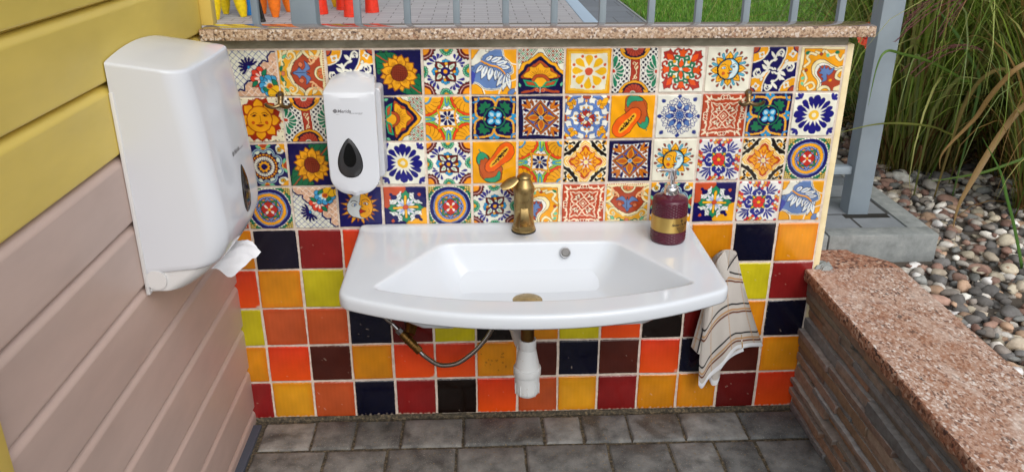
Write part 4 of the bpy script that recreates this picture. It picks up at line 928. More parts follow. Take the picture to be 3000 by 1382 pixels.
boards('pink_cladding', [z for z in zs if z < .88], M_PINK, -1.003, -.0035); boards('yellow_cladding', [z for z in zs if z > .88], M_YEL, -1.003, -.0035)
box('wall_core', (-.95, WX - .014, -1.09, .03, -.1, 1.7), MT('wall_core', (96, 84, 50), .8), tw, 0)
box('corner_trim', (-.96, WX + .012, -1.09, -1.0045, -.05, 1.7), M_YEL2, tw, .003); box('end_trim', (-.74, -.6755, .0185, .05, 1.0372, 1.7), M_YEL2, tw, .002); box('filler_board', (-.78, WX - .004, -.003, .018, .9, 1.7), M_YEL, tw, .001)
# ------------------------------------------------------------ wash basin
SZ = .5605; SXC = .0215
basin = root('wash_basin', (SXC, 0, SZ - .12), 'wide white ceramic wash basin with a bowed front, fixed to the tiled wall', 'sink')
def polyres(pts, counts):
    """resample a closed path given as segments (lists of points) with fixed counts per segment"""
    out = []
    for seg, n in zip(pts, counts):
        P = np.array(seg, float); d = np.r_[0, np.cumsum(np.hypot(*np.diff(P, axis=0).T))]; t = np.linspace(0, d[-1], n, endpoint=False)
        out += [(np.interp(q, d, P[:, 0]), np.interp(q, d, P[:, 1])) for q in t]
    return out
CNT = (48, 12, 40, 14, 72, 14, 40, 12)
def arcp(cx, cy, r, a0, a1, n=10): return [(cx + r * math.cos(t), cy + r * math.sin(t)) for t in np.linspace(a0, a1, n)]
def rim(d=0.):
    hw = .4045 - d; yb = -.001 - d; yf = -.372; bow = .106
    def front(x): return yf - bow * (1 - (abs(x) / .4045) ** 2.15) + d
    rc = .03; rb = .02
    bl = arcp(-hw + rb, yb - rb, rb, PI / 2, PI); br = arcp(hw - rb, yb - rb, rb, 0, PI / 2)
    xs = np.linspace(-hw + .03, hw - .03, 50); fr = [(x, front(x)) for x in xs]
    p0 = (-hw, yf + .03); pl = fr[0]; c = (-hw, front(-hw) - .002)
    fl = [((1 - t) ** 2 * p0[0] + 2 * t * (1 - t) * c[0] + t * t * pl[0], (1 - t) ** 2 * p0[1] + 2 * t * (1 - t) * c[1] + t * t * pl[1]) for t in np.linspace(0, 1, 12)]
    frr = [(-x, y) for x, y in reversed(fl)]
    top = [(hw - rb, yb), (-hw + rb, yb)]; left = [bl[-1], p0]; right = [frr[-1], (hw, yb - rb)]
    return polyres([top, bl, left, fl, fr, frr, right, br], CNT)
def bowl(s, d=0., yb=-.116, wb=.2, wf=.338, yf=-.342, bow=.068, r=.02):
    """trapezoid with rounded corners and a bowed front; d insets it"""
    b0 = (-wb + d * .6, yb - d); f0 = (-wf + d * 1.2, yf + d * .3); out = []
    def front(x): return yf - bow * (1 - min(abs(x) / wf, 1) ** 2) + d
    sl = np.array(f0) - np.array(b0); sl /= np.hypot(*sl)
    def corner(p, a, b, rr):
        p = np.array(p); p0 = p - np.array(a) * rr; p1 = p + np.array(b) * rr
        return [tuple((1 - t) ** 2 * p0 + 2 * t * (1 - t) * p + t * t * p1) for t in np.linspace(0, 1, 10)]
    dr = np.array((f0[0] + .08, front(f0[0] + .08))) - np.array(f0); dr /= np.hypot(*dr)
    bl = corner(b0, (-1, 0), sl, r * 1.6); fl = corner(f0, sl, dr, r)
    x0 = fl[-1][0]; fr = [(x, front(x)) if abs(x) < abs(x0) - .03 else None for x in np.linspace(x0, -x0, 44)]
    fr = [p for p in fr if p]; fr = [fl[-1]] + fr + [(-fl[-1][0], fl[-1][1])]
    br = [(-x, y) for x, y in reversed(bl)]; frr = [(-x, y) for x, y in reversed(fl)]
    return polyres([[br[-1], bl[0]], bl, [bl[-1], fl[0]], fl, fr, frr, [frr[-1], br[0]], br], CNT)
def R3(pl, z, zf=None): return [(SXC + x, y, z + (zf(x, y) if zf else 0)) for x, y in pl]
def lipz(x, y): return .0075 * math.exp(-((y + .012) / .012) ** 2) if y > -.05 else 0     # raised back edge
def lerp2(a, b, t): return [(p[0] + (q[0] - p[0]) * t, p[1] + (q[1] - p[1]) * t) for p, q in zip(a, b)]
def make_basin():
    o0 = rim(); bw = bowl(0); rings = []
    und = lerp2(rim(.02), bowl(0, .02), .35)
    dep = .099
    rings += [R3(bowl(0, .12), SZ - .121), R3(bowl(0, .072), SZ - .108), R3(bowl(0, .03), SZ - .075), R3(bowl(0, -.008), SZ - .038), R3(und, SZ - .026), R3(rim(.012), SZ - .024)]
    for d, z in ((.004, -.029), (.0012, -.030), (0, -.027), (0, -.010), (.0012, -.004), (.004, -.001), (.008, 0)): rings.append(R3(rim(d), SZ + z, lipz))
    r8 = rim(.008)
    for t in (.12, .3, .5, .7, .88, .95): rings.append(R3(lerp2(r8, bw, t), SZ - .0012 * t, lipz))
    rings.append(R3(bw, SZ - .0025)); 
    fl = bowl(0, 0, -.158, .140, .20, -.285, .045, .03)
    prof = [(.02, .005), (.06, .012), (.14, .026), (.26, .043), (.42, .062), (.60, .079), (.78, .0915), (.91, .0975), (1, .099)]
    bw2 = bw
    for t, z in prof: rings.append(R3(lerp2(bw2, fl, t), SZ - z))
    for k in (.75, .5, .25, .08): rings.append([(SXC + -.006 + (x + .006) * k, -.215 + (y + .215) * k, SZ - .099 - .003 * (1 - k)) for x, y in fl])
    o = loft('basin_body', rings, M_WHITE, basin, True, True, None); return o
make_basin()
DRN = (.0145, -.2110)
lathe('drain_cap', [(.036, SZ - .1075), (.037, SZ - .104), (.034, SZ - .1012), (.024, SZ - .0982), (.012, SZ - .0965), (.001, SZ - .0962)], DRN[0], DRN[1], M_BRASS, basin, 36)
def overflow():
    c = Vector((.1075, -.1275, .5372)); n = Vector((0, -.92, .40)).normalized(); a = Vector((1, 0, 0)); b = n.cross(a); R = []
    for r, h in ((.0125, -.001), (.0126, .0010), (.0120, .0018), (.0104, .0018), (.0098, .0010)): R.append([tuple(c + n * h + (a * math.cos(t) + b * math.sin(t)) * r) for t in np.linspace(0, TAU, 30, False)])
    loft('overflow_ring', R, M_NUT, basin, True, False, 60)
    R = [[tuple(c + n * h + (a * math.cos(t) + b * math.sin(t)) * r) for t in np.linspace(0, TAU, 30, False)] for r, h in ((.0100, -.004), (.0100, .0012), (.006, .0010), (.001, .0010))]
    loft('overflow_hole', R, MT('overflow_grey', (112, 110, 108), .45), basin, True, True, None)
overflow()
# ------------------------------------------------------------ tap
tap = root('mixer_tap', (.0145, -.043, SZ), 'antique brass mixer tap with a short flat spout on the rear ledge of the basin', 'tap')
TX, TY = .0145, -.043; b_ = SZ
lathe('tap_gasket', [(.0293, b_ - .001), (.0297, b_ + .0008), (.0293, b_ + .0025)], TX, TY, M_RUB, tap, 40)
lathe('tap_body', [(.0285, b_ + .0026), (.0287, b_ + .006), (.0272, b_ + .0095), (.0262, b_ + .0100), (.0262, b_ + .0135), (.0255, b_ + .014), (.0252, b_ + .0185), (.0244, b_ + .019), (.0240, b_ + .026), (.0232, b_ + .0265),
                   (.0230, b_ + .062), (.0230, b_ + .0705), (.0234, b_ + .0710), (.0236, b_ + .0850), (.0240, b_ + .0860), (.0240, b_ + .0880), (.0252, b_ + .0895), (.0254, b_ + .0985), (.0246, b_ + .1010), (.0238, b_ + .1016)], TX, TY, M_BRASS, tap, 48)
lathe('tap_cap', [(.0236, b_ + .1017), (.0216, b_ + .1060), (.0166, b_ + .1150), (.0150, b_ + .1180), (.0150, b_ + .1196), (.0166, b_ + .1200), (.0168, b_ + .1222), (.0150, b_ + .1250), (.0090, b_ + .1285), (.0030, b_ + .1310), (.0008, b_ + .1312)], TX, TY, M_BRASS, tap, 44)
def spout():
    R = []
    for t in np.linspace(0, 1, 12):
        y = TY - .014 - .052 * t; z = b_ + .058 - .032 * t - .006 * math.sin(PI * t); hw = .0096 + .0050 * t; h = .015 - .004 * t; rr = .003; ring = []
        for sx, sz, a0 in ((1, 1, 0), (-1, 1, PI / 2), (-1, -1, PI), (1, -1, 3 * PI / 2)):
            for a in np.linspace(a0, a0 + PI / 2, 5): ring.append((TX + .001 * t + sx * (hw - rr) + rr * math.cos(a), y, z + sz * (h / 2 - rr) + rr * math.sin(a)))
        R.append(ring)
    loft('spout', R, M_BRASS, tap, True, True, 50)
    R = []
    for t in np.linspace(0, 1, 8):           # flared shoulders beside the spout
        z = b_ + .058 - .040 * t; w = .011 + .0145 * t; R.append([(TX + w * math.cos(a), TY - .006 - (.0165 + .012 * t) * max(math.sin(a), 0) - .001, z) for a in np.linspace(0, PI, 22)] + [(TX - w, TY, z), (TX + w, TY, z)])
    loft('spout_shoulder', R, M_BRASS, tap, True, True, 40)
    R = []
    for t in np.linspace(0, 1, 10):
        L = .043 * t; c = Vector((TX - .0165, TY - .002, b_ + .1185)) + Vector((-.86, -.30, -.40)) * L; w = .0045 + .0092 * math.sin(min(PI * (.12 + .80 * t), PI)) ** .8; th = .0026
        d = Vector((-.86, -.30, -.40)).normalized(); s = d.cross(Vector((0, -.55, 1))).normalized(); u = s.cross(d)
        R.append([tuple(c + s * w * math.cos(a) + u * th * math.sin(a)) for a in np.linspace(0, TAU, 16, False)])
    loft('lever', R, M_BRASS, tap, True, True, 60)
spout()
for ch in tap.children:
    for v in ch.data.vertices: v.co.z = SZ + (v.co.z - SZ) * 1.11
# ------------------------------------------------------------ soap bottle
BX, BY = .3495, -.110
bot = root('soap_bottle', (BX, BY, SZ), 'plum coloured embossed soap bottle with a gold band and chrome pump, on the basin ledge', 'soap bottle')
def bottle():
    n = 120; prof = []; R0 = .0402
    rows = [(.0355, 0.0), (.0392, .0012), (R0, .005)] + [(R0, z) for z in np.linspace(.007, .027, 17)] + [(R0, .0285), (R0, .0625), (R0, .064)] + [(R0, z) for z in np.linspace(.0655, .092, 21)] + [(R0, .0935), (.0396, .0975), (.0375, .1002), (.030, .1035), (.0215, .1062), (.0165, .1075), (.0162, .1085)]
    V = []; F = []
    for r, z in rows:
        for k in range(n):
            a = TAU * k / n; d = 0
            if .007 <= z <= .027 or .0655 <= z <= .092:
                p = a * 20 / TAU * 1.0; q = z / .0062; u1 = (p + q) % 1; u2 = (p - q) % 1; d = .0030 * (min(u1, 1 - u1) + min(u2, 1 - u2)) - .0012
            V.append((BX + (r + d) * math.cos(a), BY + (r + d) * math.sin(a), SZ + z - .001))
    m = len(rows)
    for i in range(m - 1):
        for k in range(n): k2 = (k + 1) % n; F.append((i * n + k, i * n + k2, (i + 1) * n + k2, (i + 1) * n + k))
    F.append(tuple(reversed(range(n)))); F.append(tuple((m - 1) * n + k for k in range(n)))
    mesh('bottle_body', V, F, M_BOT, bot, True, 60)
    lab = lathe('label_band', [(.0404, SZ + .0285), (.0410, SZ + .0288), (.0410, SZ + .0622), (.0404, SZ + .0625)], BX, BY, M_GOLD, bot, 80)
    th0 = -PI / 2 + rad(31)
    def wr(dx, z): return lambda x, y: (BX + .0412 * math.cos(th0 + (x + dx) / .0412), BY + .0412 * math.sin(th0 + (x + dx) / .0412), SZ + z + y)
    text('label_lettering', 'Savon De Royal', .0080, M_INKB, lab, None, .45, .00022, wr(.0, .0455), 'CENTER')
    for s, z in (('Luxury hand soap', .0402), ('Rich in extracts', .0367), ('White Pearl', .0332), ('500 ml e', .0299)): text('label_lettering', s, .0036, M_INKB, lab, None, 0, .00010, wr(0, z), 'CENTER')
    # lily emblem
    P = []; Fq = []; w = wr(0, .0535)
    def add(pts): b = len(P); P.extend(w(x, y) for x, y in pts); Fq.append(tuple(range(b, b + len(pts))))
    add([(0, .0072), (.0016, .0045), (.0008, .0018), (-.0008, .0018), (-.0016, .0045)]); add([(-.0024, .0012), (.0024, .0012), (.0024, .0019), (-.0024, .0019)]); add([(0, -.001), (.0010, .0012), (-.0010, .0012)])
    for f in (1, -1): add([(f * .0012, .0019), (f * .0026, .0042), (f * .0040, .0038), (f * .0042, .0024), (f * .0034, .0028), (f * .0026, .0026)][::f]); add([(f * .0006, .0012), (f * .0028, .0000), (f * .0022, -.0006), (f * .0008, .0004)][::f])
    mesh('label_emblem', P, Fq, M_INKB, lab, False)
    pump = lathe('pump_collar', [(.0160, SZ + .1078), (.0162, SZ + .1230), (.0158, SZ + .1236), (.0140, SZ + .1240), (.0138, SZ + .1262), (.0120, SZ + .1278), (.0066, SZ + .1282)], BX, BY, M_CHROME, bot, 40)
    lathe('pump_stem', [(.0056, SZ + .1280), (.0056, SZ + .1412)], BX + .0005, BY, M_CHROME, bot, 24)
    lathe('pump_head', [(.0078, SZ + .1410), (.0082, SZ + .1420), (.0082, SZ + .1600), (.0092, SZ + .1606), (.0093, SZ + .1630), (.0085, SZ + .1638), (.001, SZ + .1640)], BX + .0005, BY, M_CHROME, bot, 36)
    tube('pump_nozzle', crv([(BX - .003, BY - .002, SZ + .1590), (BX - .016, BY - .006, SZ + .1625), (BX - .032, BY - .013, SZ + .1655), (BX - .0400, BY - .016, SZ + .1645)], 6), [.0040] * 8 + [.0034] * 5 + [.003] * 6, M_CHROME, bot, 14)
bottle()
for ch in list(bot.children) + [g for c in bot.children for g in c.children]:
    for v in ch.data.vertices: v.co.z = SZ + (v.co.z - SZ) * 1.055
# ------------------------------------------------------------ waste trap and hose
tr = root('waste_trap', (DRN[0], DRN[1], .21), 'white plastic bottle trap on a brass tailpipe hanging under the basin', 'drain trap')
px, py = DRN[0] + .001, DRN[1]
lathe('tailpipe', [(.0155, .335), (.0155, SZ - .10)], px, py, M_BRASSD, tr, 32)
lathe('trap_nut', [(.0165, .357), (.0195, .3585), (.0203, .356), (.0203, .336), (.0195, .333)], px, py, M_TRAP, tr, 20, 25)
lathe('trap_cup', [(.0195, .3325), (.0203, .331), (.0290, .285), (.0318, .283), (.0324, .280), (.0324, .266), (.0312, .2635), (.0296, .2630), (.0292, .260), (.0290, .224), (.0280, .216), (.0240, .2105), (.012, .208), (.001, .2075)], px, py, M_TRAP, tr, 44)
for a in np.linspace(0, TAU, 10, False):
    bm = bmesh.new(); bxm(bm, -.0012, .0012, .0285, .0304, .215, .244, .0005); bmesh.ops.rotate(bm, verts=bm.verts, matrix=Matrix.Rotation(a, 3, 'Z')); bmesh.ops.translate(bm, verts=bm.verts, vec=(px, py, 0)); frombm('grip_rib', bm, M_TRAP, tr, True, 40)
tube('outlet_pipe', crv([(px - .006, py + .015, .328), (px - .014, py + .05, .332), (px - .024, -.09, .338), (px - .030, -.02, .342), (px - .030, .004, .342)], 8), .0185, M_TRAP, tr, 22)
tube('outlet_collar', [(px - .024, -.10, .3370), (px - .027, -.075, .3385)], .0225, M_TRAP, tr, 26); tube('wall_rosette', [(px - .030, -.018, .342), (px - .030, -.006, .342)], [.024, .031], M_TRAP, tr, 28)
vl = root('angle_valve', (-.27, -.03, .29), 'dull brass angle valve on the tiled wall below the basin, left of the trap', 'valve')
v0, v1 = Vector((-.300, -.052, .301)), Vector((-.2475, -.064, .2435)); ax = (v1 - v0).normalized(); L_ = (v1 - v0).length
tube('wall_stub', [(-.2675, .002, .300), (-.2680, -.020, .2965), (-.272, -.045, .2800)], [.0165, .0160, .0125], M_BRASSD, vl, 24); tube('wall_flange', [(-.2672, -.0042, .3003), (-.2672, -.0085, .3000)], .0215, M_RUB, vl, 28)
tube('valve_body', [v0 + ax * L_ * t for t in (.16, .2, .22, .42, .44, .50, .52, .66, .68, .72, .74, .82)], [.0085, .009, .0108, .0112, .0122, .0122, .0112, .0108, .0118, .0118, .0100, .0095], M_BRASSD, vl, 28, 25)
tube('inlet_nut', [v0 + ax * L_ * t for t in (.0, .015, .15, .165)], [.0085, .0096, .0096, .0085], M_NUT, vl, 6, 20); tube('outlet_nut', [v0 + ax * L_ * t for t in (.80, .82, 1.0, 1.02)], [.0095, .0108, .0108, .0095], M_BRASSD, vl, 6, 20)
hs1 = root('supply_hose', (-.15, -.06, .205), 'braided steel supply hose looping from the valve up under the basin', 'hose')
e1 = v1 + ax * .014
tube('hose_ferrule', [v1, e1], [.0056, .0052], M_NUT, hs1, 18)
tube('braided_hose', crv([e1, (-.222, -.068, .220), (-.205, -.070, .209), (-.186, -.070, .2042), (-.152, -.068, .209), (-.115, -.064, .234), (-.088, -.060, .262), (-.066, -.056, .295), (-.045, -.054, .345), (-.028, -.05, .42), (-.006, -.046, .50), (.006, -.044, .53)], 10), .0058, M_STEEL, hs1, 14)
hs2 = root('inlet_hose', (-.32, -.05, .31), 'short thin steel tube running from the valve up behind the basin edge', 'hose')
tube('hose_tube', crv([v0 + ax * -.001, v0 - ax * .018, (-.327, -.048, .327), (-.345, -.040, .352), (-.350, -.03, .40), (-.33, -.025, .46)], 8), .0040, M_STEEL, hs2, 12); tube('hose_ferrule', [v0 - ax * .001, v0 - ax * .020], [.0058, .0050], M_NUT, hs2, 16)
# ------------------------------------------------------------ paper towel dispenser on the timber wall
pd = root('towel_dispenser', (WX, -.382, .65), 'large white plastic paper towel dispenser with a paper end hanging out, on the timber wall', 'towel dispenser')
PY0, PY1 = -.5155, -.2475; PC = (PY0 + PY1) / 2; PH = (PY1 - PY0) / 2
def depth(z): return float(np.interp(z, [.640, .652, .664, .680, .700, .725, .752, .80, .95, 1.04], [.060, .080, .098, .118, .136, .147, .1505, .1490, .136, .1235]))
def ptop(d, y, D): k = 1 - min(d / D, 1); return 1.040 + .0185 * k + .0125 * (1 - ((y - PC) / PH) ** 2) * (.15 + .85 * k)
def pout(D, ins=0., r2=.016):
    """outline (depth, y) from the wall round the front"""
    rc = .040; o = []; bul = .006
    y0, y1, DD = PY0 + ins, PY1 - ins, D - ins
    for t in np.linspace(0, 1, 8, False): o.append((t * (DD - rc), y0))
    for a in np.linspace(0, PI / 2, 12): o.append((DD - rc + rc * math.sin(a), y0 + rc - rc * math.cos(a)))
    for y in np.linspace(y0 + rc, y1 - r2, 22)[1:-1]: o.append((DD + bul * (1 - ((y - PC) / PH) ** 2) - bul * (1 - ((rc - PH) / PH) ** 2) * max(0, (PC - y) / PH), y))
    for a in np.linspace(0, PI / 2, 12): o.append((DD - r2 + r2 * math.cos(a), y1 - r2 + r2 * math.sin(a)))
    for t in np.linspace(1, 0, 9)[1:]: o.append((t * (DD - r2), y1))
    return o
def dispenser():
    rings = []
    zb = .693
    for t in (0, .008, .03, .06, .1, .16, .22, .3, .4, .5, .6, .7, .8, .9, .96, .985):
        z0 = zb + t * (1.04 - zb); D = depth(z0); r = []
        for d, y in pout(D, .0015 if t == 0 else 0): zt = ptop(d, y, .1235); r.append((WX + .002 + d, y, zb + t * (zt - zb) + (.012 * (1 - d / D) * -1 * (1 - t) if t < .3 else 0)))
        rings.append(r)
    for ins, dz in ((0., -.0028), (.0008, -.0010), (.0025, 0), (.006, .0004)):
        rings.append([(WX + .002 + d, y, ptop(d, y, .1235) + dz) for d, y in pout(.1235, ins)])
    base = pout(.1235, .006)
    for k in (.8, .55, .3, .1, .01): rings.append([(WX + .002 + d * (k if d > 0 else 1) if 0 else WX + .002 + d * k, PC + (y - PC) * k, ptop(d * k, PC + (y - PC) * k, .1235) + .0004) for d, y in base])
    cover = loft('cover', rings, M_PLAST, pd, True, True, 50)
    rings = []
    for z in (.6455, .648, .656, .666, .676, .686, .6915):
        D = depth(z + .002); rings.append([(WX + .002 + d, y, z + (.001 * d)) for d, y in pout(D, .0045)])
    loft('base_tray', rings, M_PLAST2, pd, True, True, 50)
    box('back_plate', (WX + .0005, WX + .008, PY0 - .002, PY1 + .002, .640, 1.01), M_PLAST2, pd, .002)
    tube('hinge_disc', [(WX + .022, PY0 - .0008, .669), (WX + .022, PY0 + .012, .669)], .0185, M_PLAST2, pd, 36)
    # level window, drop shaped, lying on the bulged front
    def front(y, z): D = depth(z) ; return WX + .002 + D + .006 * (1 - ((y - PC) / PH) ** 2) - .006 * (1 - ((.04 - PH) / PH) ** 2) * max(0, (PC - y) / PH)
    def drop(sc_, off, cz, name, mat, par):
        P = []; n = 40; yc = -.362
        for k in range(n):
            a = TAU * k / n; s = math.sin(a); zz = -math.cos(a) * .047 * sc_; w = .0235 * sc_ * (1 - .30 * (zz / (.047 * sc_))) * abs(s) ** (.9 if zz < 0 else 1.25) * (1 if s > 0 else -1); P.append((yc + w, cz + zz))
        R = []
        for k, h in ((1.0, -.002), (1.0, off * .6), (.96, off), (.5, off), (.02, off)): R.append([(front(yc + (y - yc) * k, cz + (z - cz) * k) + h, yc + (y - yc) * k, cz + (z - cz) * k) for y, z in P])
        return loft(name, R, mat, par, True, True, 40)
    wn = drop(1., .0012, .789, 'level_window', M_BLACK, cover)
    def wr(x, y): yy = -.386 + x; zz = .862 + y; return (front(yy, zz) + .0004, yy, zz)
    text('maker_lettering', 'Merida', .0125, M_INK, cover, None, .2, .0003, wr)
    P = [wr(-.006 + .0048 * math.cos(t), .0035 + .0048 * math.sin(t)) for t in np.linspace(0, TAU, 20, False)]; mesh('maker_emblem', P, [tuple(range(20))], M_INK, cover, False)
    text('maker_lettering', 'www.merida.pl', .0042, M_INK, cover, None, .1, 0, lambda x, y: wr(x + .036, y - .001))
dispenser()
# paper towel end
def paper():
    V = []; F = []; nu, nv = 30, 20; r = random.Random(8)
    a = crv([(-.640, -.500, .647), (-.615, -.455, .649), (-.600, -.405, .655), (-.592, -.355, .660), (-.588, -.320, .662)], 8)       # where it leaves the slot
    b = crv([(-.630, -.470, .632), (-.598, -.425, .621), (-.572, -.385, .620), (-.548, -.350, .634), (-.536, -.325, .6365)], 8)      # torn free edge
    a = np.array(a); b = np.array(b); q = np.linspace(.36, 1, nu)
    def s_(P): t = np.linspace(0, 1, len(P)); return np.stack([np.interp(q, t, P[:, k]) for k in range(3)], 1)
    a = s_(a); b = s_(b)
    for j in range(nv):
        t = j / (nv - 1)
        for i in range(nu):
            s = q[i]; p = a[i] * (1 - t) + b[i] * t; n = .012 * math.sin(PI * t) * (.4 + .6 * s) + .0022 * math.sin(s * 17 + 3 * t) * t + .0018 * math.sin(s * 31 - t * 9) * t + r.uniform(-.0006, .0006)
            V.append((p[0] + n * .4, p[1] + .002 * math.sin(t * 7 + s * 4), p[2] + n))
    for j in range(nv - 1):
        for i in range(nu - 1): F.append((j * nu + i, j * nu + i + 1, (j + 1) * nu + i + 1, (j + 1) * nu + i))
    m = MT('tissue', (228, 228, 231), .9); m.bump(m.noise(160, 4), .6, .0015); m.bump(m.noise(50, 3), .4, .003)
    o = mesh('paper_towel', V, F, m, None, True); o['label'] = 'white crumpled paper towel poking out from under the big dispenser'; o['category'] = 'paper towel'
paper()
# ------------------------------------------------------------ soap dispenser on the tiles
sd = root('soap_dispenser', (-.37, 0, .68), 'narrow white soap dispenser with a drop shaped dark window, mounted on patterned tiles', 'soap dispenser')
def soapd():
    xc = -.3697
    def outline(hw, zb, zt, rb, rt, arch=0.):
        o = []
        for x in np.linspace(-1, 1, 14)[1:-1]: o.append((x * (hw - rt), zt + arch * (1 - x * x)))
        for a in np.linspace(PI / 2, 0, 5): o.append((hw - rt + rt * math.cos(a), zt - rt + rt * math.sin(a)))
        for t in np.linspace(0, 1, 10)[1:-1]: o.append((hw, zt - rt + t * (zb + rb - zt + rt)))
        for a in np.linspace(0, -PI / 2, 12): o.append((hw - rb + rb * math.cos(a), zb + rb + rb * math.sin(a)))
        for x in np.linspace(1, -1, 12)[1:-1]: o.append((x * (hw - rb), zb - .004 * (1 - x * x)))
        for a in np.linspace(-PI / 2, -PI, 12): o.append((-hw + rb + rb * math.cos(a), zb + rb + rb * math.sin(a)))
        for t in np.linspace(1, 0, 10)[1:-1]: o.append((-hw, zt - rt + t * (zb + rb - zt + rt)))
        for a in np.linspace(PI, PI / 2, 5): o.append((-hw + rt + rt * math.cos(a), zt - rt + rt * math.sin(a)))
        return o
    R = []
    for y, hw, zb, zt, rt, arch in ((-.004, .0470, .722, .9300, .004, .009), (-.022, .0480, .715, .9300, .004, .009), (-.05, .0510, .700, .9265, .003, .006), (-.085, .0550, .686, .9185, .003, .002), (-.100, .0562, .6815, .9150, .003, 0), (-.1035, .0560, .6800, .9138, .003, 0), (-.106, .0552, .6805, .9125, .003, 0), (-.1075, .0535, .682, .9105, .003, 0)):
        R.append([(xc + x, y, z) for x, z in outline(hw, zb, zt, .046, rt, arch)])
    def bz(x, z): return -.1075 - .0035 * (1 - ((x) / .0535) ** 2)
    base = outline(.0535, .682, .9105, .046, .003); zc = .80
    for k in (.93, .8, .55, .3, .05): R.append([(xc + x * k, bz(x * k, z), zc + (z - zc) * k) for x, z in base])
    cv = loft('cover', R, M_PLAST, sd, True, True, 20)
    R = []
    for y, g in ((-.0045, 0), (-.050, .002), (-.052, .004)): R.append([(xc + .003 + x, y, z) for x, z in outline(.0605 - g, .700 + g, .912 - g, .012, .008)])
    loft('back_plate', R, M_GREYP, sd, True, True, 35)
    def drop(hw, h, cz, off, name, mat, par, e0, e1):
        P = []; n = 48
        for k in range(n):
            a = TAU * k / n; s = math.sin(a); zz = -math.cos(a) * h; w = hw * (1 - .36 * zz / h) * abs(s) ** (e0 if zz < 0 else e1) * (1 if s > 0 else -1); P.append((w - .007, cz + zz))
        R = []
        for k, hh in ((1., .002), (1., -off * .6), (.955, -off), (.5, -off), (.02, -off)): R.append([(xc + (x + .007) * k - .007, bz((x + .007) * k - .007, 0) + hh, cz + (z - cz) * k) for x, z in P])
        return loft(name, R, mat, par, True, True, 40)
    rg = drop(.0262, .0455, .7675, .0014, 'window_rim', M_BLACK, cv, .92, 1.25); wn = drop(.0245, .0435, .7675, .0022, 'level_window', M_SMOKE, rg, .92, 1.25); drop(.0135, .0285, .7750, .0030, 'viewing_hole', M_BLACK, rg, 1., 1.05)
    M = Matrix.Translation((xc - .0270, 0, .8695)) @ Matrix.Rotation(PI / 2, 4, 'X')
    def wr(x, y): return (xc - .0270 + x, bz(-.027 + x, 0) - .0004, .8700 + y)
    text('maker_lettering', 'Merida', .0105, M_INK, cv, None, .2, .00018, wr); text('maker_lettering', 'www.merida.pl', .0046, M_INK, cv, None, .1, .0, lambda x, y: wr(x + .0262, y - .0026))
    P = [wr(-.0045 + .0044 * math.cos(t), .0036 + .0044 * math.sin(t)) for t in np.linspace(0, TAU, 24, False)]; P2 = [wr(-.0077 + .0020 * math.cos(t), .0038 + .0020 * math.sin(t)) for t in np.linspace(0, TAU, 12, False)]
    mesh('maker_emblem', P + P2, [tuple(range(24)), tuple(range(24, 36))], M_INK, cv, False)
    mesh('maker_line', [wr(-.003, -.0042), wr(.052, -.0042), wr(.052, -.0037), wr(-.003, -.0037)], [(0, 1, 2, 3)], M_INK, cv, False)
soapd()
# ------------------------------------------------------------ coat hooks
def hook(x, z, label):
    h = root('coat_hook', (x, 0, z), label, 'hook', 'double coat hooks on the tiles')
    tube('hook_plate', [(x, -.0035, z), (x, -.0075, z)], [.0085, .0075], M_BRONZE, h, 20); tube('hook_stem', crv([(x, -.006, z - .004), (x, -.009, z - .012), (x, -.014, z - .020), (x, -.018, z - .024)], 5), [.0065] * 5 + [.0058] * 5 + [.0055] * 6, M_BRONZE, h, 14)
    tube('plate_screw', [(x, -.0070, z + .001), (x, -.0092, z + .001)], .0034, M_NUT, h, 12)
    for f in (-1, 1):
        P = crv([(x, -.016, z - .021), (x + f * .008, -.020, z - .024), (x + f * .018, -.026, z - .024), (x + f * .026, -.032, z - .019), (x + f * .029, -.034, z - .013)], 5)
        tube('hook_prong', P, [.0048 - .0014 * i / len(P) for i in range(len(P))], M_BRONZE, h, 12)
hook(-.5395, .8865, 'bronze coat hook at the upper corner of the painted sun face tile'); hook(.5395, .8825, 'bronze coat hook between the terracotta tile and the navy four-leaf tile'); 
hook(.5180, .474, 'coat hook hidden under the top of the striped hand towel')
